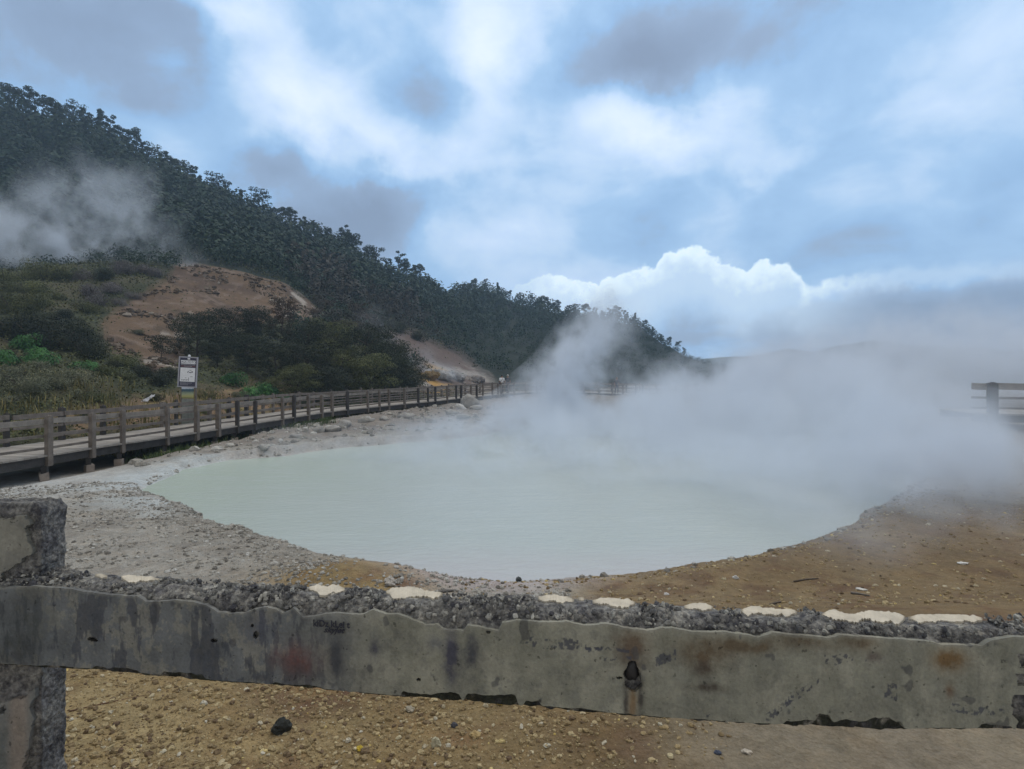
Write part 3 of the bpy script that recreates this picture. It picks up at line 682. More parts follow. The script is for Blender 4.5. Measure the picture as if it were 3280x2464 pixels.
SH = {'dark': [shrub_proto('dark_shrub', 300 + i, M['leaf_dark'], 3600, .055) for i in range(2)],
      'grey': [shrub_proto('grey_shrub', 310 + i, M['leaf_grey'], 4200, .048) for i in range(2)],
      'heath': [shrub_proto('heath_shrub', 315 + i, M['leaf_heath'], 3600, .05) for i in range(2)],
      'olive': [shrub_proto('olive_shrub', 320 + i, M['leaf_olive'], 3600, .055) for i in range(2)],
      'red': [shrub_proto('reddish_shrub', 330, M['leaf_red'], 3200, .055)],
      'fern': [shrub_proto('fern_clump', 340, M['leaf_green'], 1800, .10, 6, .65)]}
SHN = {'dark': 'dark green shrub', 'grey': 'pale grey-green shrub', 'heath': 'grey-purple heath shrub', 'olive': 'olive green shrub', 'red': 'reddish brown shrub', 'fern': 'bright green fern clump'}
szones = [('on the slope at the left edge', 'low', [(15, 20.5, 90, 'grey'), (60, 21.5, 80, 'grey'), (110, 22, 85, 'grey'), (165, 22.5, 80, 'grey'), (20, 23.5, 85, 'grey'), (75, 24.5, 85, 'grey'), (135, 24.5, 85, 'grey'),
            (30, 18.6, 50, 'dark'), (70, 18.8, 40, 'olive'), (185, 21.5, 60, 'dark'), (215, 23, 55, 'olive')]),
          ('in the big dark thicket at the left edge', 'tall', [(10, 32, 110, 'dark'), (50, 32.5, 110, 'dark'), (90, 32, 120, 'dark'), (130, 32.5, 120, 'dark'), (170, 33, 105, 'dark'), (200, 33.5, 60, 'dark'), (110, 29.5, 100, 'dark'), (155, 30, 90, 'dark'), (190, 30, 70, 'dark'), (70, 30, 80, 'dark')]),
          ('beside the big dark thicket at the left', 'low', [(20, 26.2, 80, 'fern'), (62, 26.6, 75, 'fern'), (-5, 27, 70, 'fern'), (40, 28.5, 75, 'fern'), (95, 27.5, 50, 'fern'), (165, 26.2, 50, 'fern'), (205, 26.6, 45, 'fern')]),
          ('near the dirt gully left of the sign', 'low', [(240, 28, 55, 'dark'), (262, 29, 50, 'olive'), (225, 26, 45, 'olive'), (275, 26.5, 60, 'olive'), (315, 27, 65, 'dark'), (345, 28, 60, 'dark'), (300, 30, 45, 'dark'), (365, 29.5, 60, 'dark'), (295, 40, 30, 'grey'), (330, 25.5, 40, 'dark')]),
          ('right of the sign under the thicket', 'low', [(450, 28.5, 60, 'olive'), (490, 31, 55, 'fern'), (535, 31.5, 60, 'fern'), (580, 32, 60, 'fern'), (620, 32.5, 45, 'fern'), (470, 26.5, 50, 'grey'), (520, 28.5, 55, 'grey'), (560, 29.5, 50, 'olive'), (610, 31, 40, 'dark'), (650, 32, 40, 'dark'), (440, 25.8, 40, 'olive')]),
          ('on the crest left of the landslip', 'mid', [(10, 50, 70, 'olive'), (55, 51, 70, 'olive'), (100, 51.5, 75, 'olive'), (145, 52, 70, 'olive'), (25, 46, 75, 'olive'), (75, 46.5, 75, 'olive'), (125, 46, 75, 'olive'), (180, 52, 75, 'heath'), (225, 54, 75, 'dark'), (265, 55, 75, 'heath'),
            (310, 56, 70, 'heath'), (195, 47, 75, 'heath'), (245, 49, 70, 'heath'), (285, 50, 60, 'heath'), (20, 41, 80, 'olive'), (80, 41, 80, 'olive'), (140, 40, 75, 'dark'), (185, 41, 60, 'olive'), (215, 43, 60, 'heath'), (255, 45, 50, 'heath'), (330, 58, 50, 'heath'), (40, 37, 80, 'olive'), (100, 36.5, 80, 'dark'), (160, 37, 70, 'dark')]),
          ('on the slope right of the landslip', 'mid', [(680, 62, 50, 'red'), (720, 60, 55, 'dark'), (755, 62, 60, 'red'), (700, 72, 50, 'red'), (745, 72, 60, 'dark'), (790, 70, 60, 'red'), (830, 72, 60, 'dark'), (800, 62, 50, 'dark'), (770, 80, 55, 'red'), (820, 85, 55, 'dark'), (860, 80, 55, 'dark'), (900, 82, 50, 'dark'), (660, 76, 50, 'dark'), (640, 82, 50, 'dark')])]
for where, size_, lst in szones:
    tot, seen = {}, {}
    lst = sorted(lst)
    for e in lst: tot[e[3]] = tot.get(e[3], 0) + 1
    for u, d, wpx, kind in lst:
        d *= 1 + rng.uniform(-.045, .045); p = spot(u, d); r = wpx / F * d * .62 * rng.uniform(.72, 1.2); q = seen.get(kind, 0); seen[kind] = q + 1
        pro = SH[kind][q % len(SH[kind])]; p.z -= .05
        lab = (SHN[kind] + ' ' + where) if tot[kind] == 1 else (ORD[q] if q < len(ORD) else 'rightmost') + ' ' + SHN[kind] + ' ' + where
        o = put_tree(pro, p, r, rng.uniform(0, 6.28), lab, 'fern' if kind == 'fern' else 'shrub', SHN[kind] + 's ' + where)
        o.scale = (r, r * .9, r * rng.uniform(.85, 1.2) * (1.25 if size_ == 'tall' else 1.1 if size_ == 'low' else 1.0))

# low growth between the shrubs and grass along the boardwalk
def cover():
    rng = np.random.default_rng(9); n = 70000
    u = rng.uniform(-120, 1000, n); q = rng.uniform(0, 1, n); d = 16 + 75 * q ** 1.6
    x = (u - UC) / F * d; z = hfun(x, d, False); u_, v_ = uv_of(x, d, z); hz, y0 = hill(x, d)
    bare = np.maximum(near_poly(u_, v_, SCAR, 10, 4) * (d < 74), near_poly(u_, v_, SCAR2, 14, 6)); bare = np.maximum(bare, .93 * near_poly(u_, v_, YARD, 20, 3) * (d < 45))
    keep = (d > y0 + .9) & (rng.uniform(0, 1, n) > bare * .96)
    x, d, z = x[keep], d[keep], z[keep]
    c = np.stack([x, d, z + rng.uniform(.0, .28, len(x))], 1); v, f = leaf_quads(c, .05 + d * .0026, rng, .7)
    return tag(np_mesh('ground_cover', v, f, M['leaf_olive']), 'low olive growth covering the slope between the shrubs', 'ground cover', None, 'stuff')
cover()
def blades(pts, h, rng, w=.02):
    n = len(pts); th = rng.uniform(0, 6.28, n); hh = h * rng.uniform(.5, 1.2, n); dx_ = np.stack([np.cos(th), np.sin(th), np.zeros(n)], 1)
    sd = np.stack([-np.sin(th), np.cos(th), np.zeros(n)], 1) * w; tip = pts + dx_ * (hh * rng.uniform(.2, .7, n))[:, None] + np.array([0, 0, 1]) * hh[:, None]
    mid = pts + dx_ * (hh * .12)[:, None] + np.array([0, 0, .55]) * hh[:, None]
    v = np.stack([pts - sd, pts + sd, mid + sd * .7, mid - sd * .7, tip + sd * .1, tip - sd * .1], 1).reshape(-1, 3); b = np.arange(n)[:, None] * 6
    return v, np.concatenate([b + [0, 1, 2, 3], b + [3, 2, 4, 5]], 0)

# ------------------------------------------------------------------ boardwalk with its railings
def catmull(pts, step):
    p = np.array(pts, float); p = np.concatenate([[2 * p[0] - p[1]], p, [2 * p[-1] - p[-2]]]); out_ = []
    for i in range(1, len(p) - 2):
        for t_ in np.linspace(0, 1, 24, endpoint=False):
            a, b, c, d = p[i - 1], p[i], p[i + 1], p[i + 2]
            out_.append(.5 * (2 * b + (c - a) * t_ + (2 * a - 5 * b + 4 * c - d) * t_ ** 2 + (3 * b - a - 3 * c + d) * t_ ** 3))
    out_.append(p[-2]); o = np.array(out_); s = np.concatenate([[0], np.cumsum(np.linalg.norm(np.diff(o, axis=0), axis=1))])
    n = max(2, int(s[-1] / step)); q = np.linspace(0, s[-1], n + 1)
    return np.stack([np.interp(q, s, o[:, k]) for k in range(o.shape[1])], 1)
def frames(path):
    t_ = np.gradient(path[:, :2], axis=0); t_ /= np.linalg.norm(t_, axis=1)[:, None]; return t_, np.stack([-t_[:, 1], t_[:, 0]], 1)      # tangent, left
def strip(mb, path, off0, off1, z0, z1, seg=None):
    """a continuous bar along the path between two lateral offsets and two heights"""
    t_, l_ = frames(path); n = len(path)
    def row(o, z): return np.concatenate([path[:, :2] + l_ * o, (path[:, 2] + z)[:, None]], 1)
    v = np.stack([row(off0, z0), row(off1, z0), row(off1, z1), row(off0, z1)], 1).reshape(-1, 3); f = []
    for i in range(n - 1):
        for j in range(4): f.append([i * 4 + j, i * 4 + (j + 1) % 4, (i + 1) * 4 + (j + 1) % 4, (i + 1) * 4 + j])
    f.append([0, 3, 2, 1]); e = (n - 1) * 4; f.append([e, e + 1, e + 2, e + 3]); mb.add(v, f)
def make_boardwalk(pts, width, label, post_step, seed, tops=.92, both=True, stout=1.0):
    rng = np.random.default_rng(seed); path = catmull(pts, .16); t_, l_ = frames(path); root = empty('boardwalk', Vector(path[0]) - Vector((0, 0, .4)))
    root_loc = Vector(root.location); tag(root, label, 'boardwalk')
    def fin(mb, name, m_, parent=root):
        o = mb.build(name, m_, parent); o.location = -root_loc if parent is root else (0, 0, 0); return o
    d = MB()
    for i in range(len(path) - 1):
        a, b = path[i], path[i + 1]; c = (a + b) / 2; tt = t_[i]; la, lb = l_[i], l_[i + 1]; g = .004; zt = rng.normal(0, .001)
        q = [a[:2] + tt * g - la * .04, b[:2] - tt * g - lb * .04, b[:2] - tt * g + lb * (width + .04), a[:2] + tt * g + la * (width + .04)]
        zz = [a[2] + zt, b[2] + zt, b[2] + zt, a[2] + zt]
        d.add([(*q[k], zz[k]) for k in range(4)] + [(*q[k], zz[k] - .045) for k in range(4)], [[0, 1, 2, 3], [4, 7, 6, 5], [0, 4, 5, 1], [1, 5, 6, 2], [2, 6, 7, 3], [3, 7, 4, 0]])
    fin(d, 'deck', M['deck'])
    for off in (0.03, width - .11):
        b = MB(); strip(b, path[::3], off, off + .08, -.26, -.05); fin(b, 'edge_beam', M['wood_dark'])
    step = int(post_step / .16)
    for side, off in ((0, -.0), (1, width))[:2 if both else 1]:
        sgn = -1 if side == 0 else 1; ids = list(range(3, len(path) - 2, step)); po_ = []
        for i in ids:
            i = int(np.clip(i + rng.integers(-2, 3), 1, len(path) - 2)); pb = MB(); hgt = tops + rng.normal(0, .035); w = rng.normal(.118, .012) * stout
            c = path[i, :2] + l_[i] * off; an = math.atan2(t_[i, 1], t_[i, 0]) + rng.normal(0, .06)
            pb.box((c[0], c[1], path[i, 2] + hgt / 2 - .14), (w, w, hgt + .28), rotz(an), .004, rng)
            tb = MB(); pb.tube([(c[0], c[1], path[i, 2] + hgt), (c[0], c[1], path[i, 2] + hgt + .025)], [w * .42, w * .3], 6)
            fin(pb, 'post', M['wood'] if rng.uniform() < .6 else M['wood_dark']); po_.append(i)
        for zc, hh in ((.80, .13 * stout), (.47, .07), (.16, .06)):
            r = MB()
            bounds = [0] + po_ + [len(path) - 1]
            for a, b in zip(bounds[:-1], bounds[1:]):
                if b - a < 2: continue
                j1, j2 = rng.normal(0, .012, 2); seg = path[a:b + 1:max(1, (b - a) // 2)].copy()
                if not np.allclose(seg[-1], path[b]): seg = np.concatenate([seg, path[b:b + 1]])
                seg[:, 2] += np.linspace(j1, j2, len(seg)); ins = .075 + (.01 if zc < .7 else 0)
                o0 = off - sgn * .065; strip(r, seg, min(o0, o0 - sgn * .045), max(o0, o0 - sgn * .045), zc - hh / 2, zc + hh / 2)
            fin(r, 'rail', M['wood_pale'] if zc > .7 and side == 0 else M['wood'])
        k = 0
        for i in po_[::1]:
            if side == 1 and k % 2: k += 1; continue
            k += 1; c = path[i, :2] + l_[i] * (off + (-sgn) * .12); gz = H(c[0], c[1]); top = path[i, 2] - .05
            if top - gz < .05: continue
            s_ = MB(); s_.box((c[0], c[1], (top + gz) / 2 - .05), (.12, .12, top - gz + .1), rotz(rng.uniform(0, 1)), .003, rng); so = fin(s_, 'support', M['wood_dark'])
            fb = MB(); fb.box((c[0] + rng.normal(0, .02), c[1], gz + .06), (.20, .20, .26), rotz(rng.uniform(0, 1)), .012, rng); fin(fb, 'footing', M['footing'], so)
    return root
DZ = .4
make_boardwalk([(x, y, DZ + .5 * float(ss(46, 27, y)) * (x > 9)) for x, y in near_edge], 2.4, 'long weathered wooden boardwalk with post and rail fences curving behind the pond', 1.38, 3)
make_boardwalk([(13.75, 16.95, 1.2), (16.5, 16.2, 1.2), (20, 15.5, 1.22), (25, 14.6, 1.25)], 2.2, 'short railed wooden boardwalk fading into steam at the right edge', 1.02, 4, .95, False, 1.5)

# grass: green tufts below the boardwalk, dry grass behind it
rng = np.random.default_rng(21); pts = []
for u, v, su, sv, n in ((345, 965, 45, 12, 900), (395, 960, 35, 10, 700), (560, 925, 60, 8, 500), (640, 922, 50, 8, 700), (700, 915, 25, 8, 500), (450, 950, 60, 8, 300)):
    uu = rng.normal(u, su * .6, n); vv_ = rng.normal(v, sv * .6, n); y = 2.35 * F / np.maximum(vv_ - VH, 60); x = (uu - UC) / F * y
    k = pond_sd(x, y) > .8; pts.append(np.stack([x, y, x * 0], 1)[k])
pts = np.concatenate(pts); pts[:, 2] = hfun(pts[:, 0], pts[:, 1]); v, f = blades(pts[::2], .2, rng, .012)
tag(np_mesh('grass', v, f, M['grass_green']), 'green grass growing under the edge of the boardwalk', 'grass', None, 'stuff')
n = 9000; u = rng.uniform(-80, 900, n); d = rng.uniform(16, 34, n); x = (u - UC) / F * d; hz, y0 = hill(x, d); k = (d > y0 + .6) & (d < y0 + 8) & (fbm(x, d, 2.0, 3, 66) > -.06)
x, d = x[k], d[k]; v, f = blades(np.stack([x, d, hfun(x, d)], 1), .42, rng, .02)
tag(np_mesh('dry_grass', v, f, M['grass']), 'dry yellowish grass on the slope just behind the boardwalk', 'grass', None, 'stuff')

# ------------------------------------------------------------------ photo-service sign
def flat_mat(name, c, rough=.6, var=.12): return plain(name, c, rough, var, 6, 0)
M['frame'] = flat_mat('sign_frame_grey', (.33, .33, .38)); M['navy'] = flat_mat('sign_navy', (.035, .035, .07)); M['white'] = flat_mat('sign_white', (.74, .76, .80))
M['ink'] = flat_mat('sign_ink', (.04, .04, .07)); M['paleink'] = flat_mat('sign_pale_ink', (.35, .36, .40)); M['maroon'] = flat_mat('sign_maroon', (.13, .05, .05))
M['poster'] = None
m, t, b = mat('poster_landscape'); co = obj_co(t); sx, sy, sz = t.sep(co); n = t.noise(co, 9, 4, .6)
zz = t.m('ADD', sz, t.m('MULTIPLY', t.m('SUBTRACT', n, .5), .10))
c = t.ramp(t.mapr(zz, 0.0, .44), [(.0, (.12, .14, .05)), (.18, (.40, .38, .14)), (.38, (.30, .34, .22)), (.58, (.15, .20, .16)), (.66, (.03, .07, .10)), (.82, (.05, .12, .17)), (.88, (.55, .62, .72)), (1, (.62, .68, .78))])
t.l.new(c, b.inputs['Base Color']); b.inputs['Roughness'].default_value = .5; M['poster'] = m
M['panel'] = plain('weathered_panel', (.20, .215, .20), .8, .3, 8, .1)
def text_obj(name, body, size, m_, parent, loc, rot, ext=.002, align='CENTER', shear=0.0, emb=0.0):
    cu = bpy.data.curves.new(name, 'FONT'); cu.body = body; cu.size = size; cu.extrude = ext; cu.align_x = align; cu.offset = emb; cu.align_y = 'CENTER'; cu.shear = shear
    tmp = bpy.data.objects.new(name, cu); C.objects.link(tmp); dg = bpy.context.evaluated_depsgraph_get(); dg.update()
    me = bpy.data.meshes.new_from_object(tmp.evaluated_get(dg)); bpy.data.objects.remove(tmp); bpy.data.curves.remove(cu)
    me.materials.clear(); me.materials.append(m_); o = bpy.data.objects.new(name, me); C.objects.link(o); o.parent = parent; o.location = loc; o.rotation_euler = rot; return o
sp = spot(404, 22.3); zt, zb = zv(22.3, 772), zv(22.3, 836)
sg = empty('photo_sign', sp, .12); tag(sg, 'leaning photo service board reading JASA FOTO with a landscape poster below it, behind the boardwalk', 'sign')
def sbox(name, x, y, z, w, d, h, m_, parent=sg, j=0):
    b_ = MB(); b_.box((x, y, z), (w, d, h)); return b_.build(name, m_, parent)
tilt = empty('board', (0, 0, zb - sp.z)); tilt.parent = sg
bd = MB(); bw, bh = .66, zt - zb
bd.box((0, 0, bh / 2), (bw, .03, bh)); tilt2 = bd.build('board', M['navy'], sg); bpy.data.objects.remove(tilt); tilt = tilt2
tilt.location = (0.0, 0, zb - sp.z); tilt.rotation_euler = (0, math.radians(3.2), 0)
fr_ = MB(); q = .028
for x_, w_, z_, h_ in ((-bw / 2, .045, bh / 2, bh + .045), (bw / 2, .045, bh / 2, bh + .045)): fr_.box((x_, -.006, z_), (w_, .05, h_))
for z_ in (0, bh): fr_.box((0, -.006, z_), (bw - .046, .049, .045))
fr_.build('frame', M['frame'], tilt)
def on_board(name, x, z, w, h, m_, y=-.0195, d=.008): b_ = MB(); b_.box((x, y, z), (w, d, h)); return b_.build(name, m_, tilt)
on_board('heading_plate', 0, bh * .835, .54, bh * .115, M['white'])
text_obj('heading_text', 'JASA FOTO', .112, M['ink'], tilt, (0, -.0262, bh * .833), (math.radians(90), 0, 0))
on_board('maroon_strip', 0, bh * .695, .52, bh * .035, M['maroon'])
st_ = MB()
for k in range(11): st_.box((-.24 + k * .048, -.0185, bh * .748), (.034, .006, bh * .022))
for k in range(7): st_.box((-.13 + k * .044, -.0262, bh * .695), (.03, .006, bh * .018))
for j in range(3):
    for k in range(9 - j): st_.box((-.24 + k * .05, -.0185, bh * (.135 - j * .035)), (.036, .006, bh * .014))
st_.build('small_print', M['paleink'], tilt)
on_board('picture_sheet', 0, bh * .41, .55, bh * .47, M['white'])
rg = np.random.default_rng(4); pm = MB()
for k in range(7): pm.box((.0 + .03 * k, -.0258, bh * (.505 + .012 * rg.normal())), (.026, .005, bh * .035 * rg.uniform(.6, 1.3)))
for k in range(5): pm.box((-.2 + .055 * k, -.0258, bh * (.235 + .005 * rg.normal())), (.03, .005, bh * .03 * rg.uniform(.5, 1.2)))
pm.box((.05, -.0258, bh * .26), (.012, .005, bh * .12)); pm.box((-.06, -.0258, bh * .30), (.06, .005, bh * .012)); pm.box((.15, -.0258, bh * .345), (.09, .005, bh * .014)); pm.box((.1, -.0258, bh * .56), (.07, .005, bh * .012))
pm.build('picture_figures', M['ink'], tilt)
on_board('navy_hill', .15, bh * .07, .24, bh * .06, M['ink'], -.018)
em = MB(); em.ball((0.02, -.01, bh + .055), (.05, .02, .05)); em.box((0.02, -.012, bh + .015), (.10, .03, .04)); em.ball((.02, -.03, bh * .945), (.055, .012, .03)); em.build('emblem', M['white'], tilt)
pz = zb - sp.z - .45; pb = MB(); pb.box((0, 0, .22), (.44, .025, .44)); po2 = pb.build('poster', M['poster'], sg); po2.location = (.03, -.01, pz)
sbox('lower_panel', .03, .0, (pz - .02) / 2 + .02, .44, .022, max(.2, pz - .06), M['panel'])
for x_ in (-.21, .30):
    lb = MB(); lb.box((x_, .04, (zb - sp.z) / 2), (.06, .05, zb - sp.z + .2)); lb.build('leg', M['wood'], sg)

# loose white plastic sheet on the slope
def loose_sheet(name, u, d, w, h, label, cat, m_, seed, tilt_=.9, rz=0.3):
    r_ = np.random.default_rng(seed); p = spot(u, d); nx, ny = 26, 18; gx, gy = np.meshgrid(np.linspace(-.5, .5, nx), np.linspace(-.5, .5, ny))
    wx = gx * w * (1 - .55 * (gy + .5)) + .06 * w * np.sin(gy * 9); up = (gy + .5) * h; z = up * math.sin(tilt_) + .10 * h * fbm(gx * 3 + seed, gy * 3, .4, 4, seed) * 2; y = up * math.cos(tilt_) + .12 * h * fbm(gx * 4, gy * 4 + seed, .5, 3, seed + 1) * 2
    x = wx + up * .7; v = np.stack([x, y, z + .03], -1).reshape(-1, 3) @ rotz(rz).T; i_ = np.arange(nx * ny).reshape(ny, nx)
    f = np.stack([i_[:-1, :-1], i_[:-1, 1:], i_[1:, 1:], i_[1:, :-1]], -1).reshape(-1, 4); o = np_mesh(name, v, f, m_, True); o.location = p
    md_ = o.modifiers.new('thickness', 'SOLIDIFY'); md_.thickness = .006; return tag(o, label, cat)
M['plastic'] = flat_mat('white_plastic', (.62, .63, .68), .45)
loose_sheet('plastic_sheet', 311, 24.3, .34, .36, 'crumpled white plastic sheet lying on the slope left of the photo sign', 'plastic sheet', M['plastic'], 3, .85, -.1)

# ------------------------------------------------------------------ boulders on the far bank
def rock(name, u, d, r, label, m_, seed, group=None, sink=.35, cat='rock'):
    r_ = np.random.default_rng(seed); b_ = MB(); b_.ball((0, 0, 0), r, 14, 10, .55, r_); o = b_.build(name, m_, None, True); p = spot(u, d); p.z += r[2] * (1 - sink) - .02
    if cat == 'rock' and name == 'outcrop': tx = bpy.data.textures.new('crag', 'CLOUDS'); tx.noise_scale = r[0] * .35; tx.noise_depth = 5; sb_ = o.modifiers.new('fine', 'SUBSURF'); sb_.levels = sb_.render_levels = 3; dm = o.modifiers.new('crag', 'DISPLACE'); dm.texture = tx; dm.strength = r[0] * .8
    o.location = p; o.rotation_euler = (r_.uniform(-.15, .15), r_.uniform(-.15, .15), r_.uniform(0, 6.28)); return tag(o, label, cat, group)
rock('boulder', 1014, 33.5, (.52, .42, .42), 'large rounded grey boulder at the foot of the boardwalk', M['rock'], 1, None, .3, 'boulder')
o = rock('white_slab', 996, 32.5, (.42, .12, .16), 'bright white slab leaning beside the large grey boulder', M['rock_white'], 2, None, .3, 'boulder'); o.rotation_euler = (.2, .55, .35)
rocks = [(1028, 31.5, .38, 'flat dark grey rock lying just right of the large grey boulder'), (975, 28.6, .30, 'pale rock on the bank left of the white slab'), (880, 27.0, .42, 'pale flat rock on the far bank below the middle of the boardwalk'),
         (830, 25.5, .30, 'small pale rock on the far bank left of the flat rock'), (790, 24.4, .35, 'pale rock at the top of the bank beneath the boardwalk posts'), (742, 22.4, .28, 'reddish grey rock beside the green grass tuft on the bank'),
         (720, 20.6, .30, 'squat grey rock at the crest of the far bank, right of the grass'), (690, 20.4, .22, 'small grey rock at the left end of the far bank crest'), (930, 24, .30, 'grey rock halfway down the far bank under the boulder'),
         (1000, 25.5, .34, 'grey rock on the far bank slope below the white slab'), (1060, 28, .36, 'grey rock on the far bank near the plume of steam'), (640, 18.6, .20, 'small brown rock above the water by the grass'),
         (570, 16.4, .16, 'small tan stone on the shore below the boardwalk, left part'), (1075, 32, .40, 'broad grey rock on the bank close to the walkers')]
for i, (u, d, r, lab) in enumerate(rocks):
    r_ = np.random.default_rng(i); rock('rock', u, d, (r, r * r_.uniform(.6, .9), r * r_.uniform(.35, .6)), lab, M['rock'], 20 + i, 'rocks on the far bank')
# fumarole outcrop
fo = [(925, 60, 1.0, (.27, .19, .085), 'ochre yellow outcrop at the right end of the thicket'), (950, 63, 1.3, (.42, .40, .37), 'pale steaming outcrop beside the ochre one'), (985, 66, 1.2, (.34, .32, .31), 'grey outcrop in the thin steam behind the railing'), (1030, 70, 1.1, (.33, .29, .26), 'low tan outcrop right of the steaming rocks')]
for i, (u, d, r, c, lab) in enumerate(fo): rock('outcrop', u, d, (r * 1.1, r * .8, r * .42), lab, plain('outcrop_stone', c, .95, .5, 1.3, 1.0, .3), 60 + i, None, .45, 'rock')

# ------------------------------------------------------------------ people on the boardwalk
M['skin'] = plain('skin', (.30, .17, .11), .6, .05, 5, 0); M['hair'] = plain('hair', (.012, .011, .012), .6, .1, 20, 0)
def cloth(n, c): return plain(n, c, .85, .12, 14, .2, .01)
def skin_chain(name, pts, edges, radii, m_, parent, root=0, lvl=2):
    me = bpy.data.meshes.new(name); me.from_pydata(pts, edges, []); o = bpy.data.objects.new(name, me); C.objects.link(o); o.parent = parent; me.materials.append(m_)
    s_ = o.modifiers.new('skin', 'SKIN'); s_.use_smooth_shade = True
    for i, r in enumerate(radii): me.skin_vertices[0].data[i].radius = (r, r * .82) if not hasattr(r, '__len__') else r
    for i in range(len(pts)): me.skin_vertices[0].data[i].use_root = i == root
    sb = o.modifiers.new('smooth', 'SUBSURF'); sb.levels = sb.render_levels = lvl; return o
def person(loc, rz, h, shirt, trousers, label, stride=.0, arms='down', hat=None, sleeve='short', bag=False):
    k = h / 1.7; e = empty('person', loc, rz); e.scale = (k, k, k); tag(e, label, 'person')
    s = stride; P_ = [(0, 0, .93), (0, .01, 1.15), (0, .0, 1.38), (0, -.01, 1.48), (0, -.02, 1.60),                       # pelvis, waist, chest, neck, head
          (.10, 0, .88), (.105, -.03 - s, .49), (.11, .02 - s * 1.2, .08), (.115, -.12 - s * 1.2, .035),                     # right leg (facing -y)
          (-.10, 0, .88), (-.105, -.02 + s, .49), (-.11, .05 + s * 1.4, .09), (-.115, -.09 + s * 1.4, .035)]
    E_ = [(0, 1), (1, 2), (2, 3), (3, 4), (0, 5), (5, 6), (6, 7), (7, 8), (0, 9), (9, 10), (10, 11), (11, 12)]
    R_ = [(.15, .11), (.13, .10), (.16, .11), (.055, .055), (.05, .05), .09, .06, .04, .045, .09, .06, .04, .045]
    for sx in (1, -1):
        b0 = len(P_)
        if arms == 'front': ap = [(.19 * sx, 0, 1.38), (.25 * sx, -.02, 1.13), (.12 * sx, -.20, 1.10), (.05 * sx, -.23, 1.12)]
        else: ap = [(.19 * sx, 0, 1.38), (.235 * sx, .02, 1.10), (.24 * sx, -.05 + .04 * sx, .86), (.235 * sx, -.08 + .04 * sx, .78)]
        P_ += ap; E_ += [(2, b0), (b0, b0 + 1), (b0 + 1, b0 + 2), (b0 + 2, b0 + 3)]; R_ += [.065, .045, .033, .036]
        for fi in range(5):                                                                                      # five fingers on each hand
            hnd = np.array(ap[3]); off = np.array([.012 * (fi - 2) * .3, .011 * (fi - 2), -.07 + .006 * abs(fi - 2)]) if fi < 4 else np.array([-.02 * sx, -.035, -.035])
            P_.append(tuple(hnd + off)); E_.append((b0 + 3, len(P_) - 1)); R_.append(.009)
    skin_chain('body', P_, E_, R_, M['skin'], e, 0, 1)
    hd = MB(); hd.ball((0, -.03, 1.61), (.078, .095, .115), 14, 10); hd.ball((0, -.128, 1.595), (.014, .018, .022), 8, 6)
    for sx in (1, -1): hd.ball((sx * .08, -.02, 1.60), (.012, .022, .032), 8, 6)
    hd.build('head', M['skin'], e, True)
    ey = MB()
    for sx in (1, -1): ey.ball((sx * .032, -.117, 1.625), (.012, .008, .007), 8, 5)
    ey.ball((0, -.119, 1.552), (.026, .007, .006), 8, 5); ey.build('face_features', M['hair'], e, True)
    hr = MB(); hr.ball((0, -.012, 1.645), (.088, .098, .10), 14, 10); hr.build('hair', hat or M['hair'], e, True)
    if hat: bb = MB(); bb.ball((0, -.11, 1.66), (.07, .085, .012), 12, 6); bb.build('cap_brim', hat, e, True)
    sh = [(0, 0, .90), (0, .0, 1.12), (0, 0, 1.36), (0, -.01, 1.44)] ; se = [(0, 1), (1, 2), (2, 3)]; sr = [(.175, .135), (.16, .125), (.18, .13), (.08, .075)]
    for sx in (1, -1):
        b0 = len(sh)
        el_ = (.25 * sx, -.02, 1.13) if arms == 'front' else (.235 * sx, .02, 1.10)
        sh += [(.19 * sx, 0, 1.39), tuple(np.array((.19 * sx, 0, 1.39)) * .2 + np.array(el_) * .8)]; se += [(2, b0), (b0, b0 + 1)]; sr += [.085, .068]
    skin_chain('shirt', sh, se, sr, shirt, e, 0, 1)
    tp = [(0, 0, .92)] + [P_[5], P_[6], tuple(np.array(P_[6]) * .12 + np.array(P_[7]) * .88)] + [P_[9], P_[10], tuple(np.array(P_[10]) * .12 + np.array(P_[11]) * .88)]
    skin_chain('trousers', tp, [(0, 1), (1, 2), (2, 3), (0, 4), (4, 5), (5, 6)], [(.16, .12), .105, .08, .062, .105, .08, .062], trousers, e, 0, 1)
    for j in (8, 12):
        fb = MB(); x_, y_, _ = P_[j]; fb.ball((x_, y_ + .03, .045), (.05, .13, .05), 10, 7); fb.build('shoe', M['hair'], e, True)
    if bag:
        sb = MB(); sb.tube([(-.16, .10, 1.42), (0, .148, 1.22), (.18, .11, .98)], [.018] * 3, 6); sb.ball((.20, .08, .95), (.06, .09, .08), 10, 7); sb.build('shoulder_bag', M['ink'], e, True)
    return e
def deck_spot(u, d): return Vector(((u - UC) / F * d, d, DZ))
person(deck_spot(1084, 50.4), math.radians(170), 1.62, cloth('white_shirt', (.86, .87, .90)), cloth('dark_trousers', (.025, .027, .035)), 'person in a white shirt with a dark shoulder bag walking on the far boardwalk', .10, 'down', None, 'short', True)
person(deck_spot(1097, 51.0), math.radians(195), 1.64, cloth('dark_jacket', (.03, .03, .035)), cloth('blue_trousers', (.035, .037, .06)), 'person in dark clothes and a pale cap walking beside the person in white', -.08, 'down', cloth('pale_cap', (.45, .44, .42)))
person(Vector(((1332 - UC) / F * 50, 50.0, H((1332 - UC) / F * 50, 50.0))), 0.4, 1.6, cloth('grey_shirt', (.10, .10, .11)), cloth('grey_trousers', (.05, .05, .06)), 'person barely visible as a dark figure inside the steam, beyond the pond', .05)

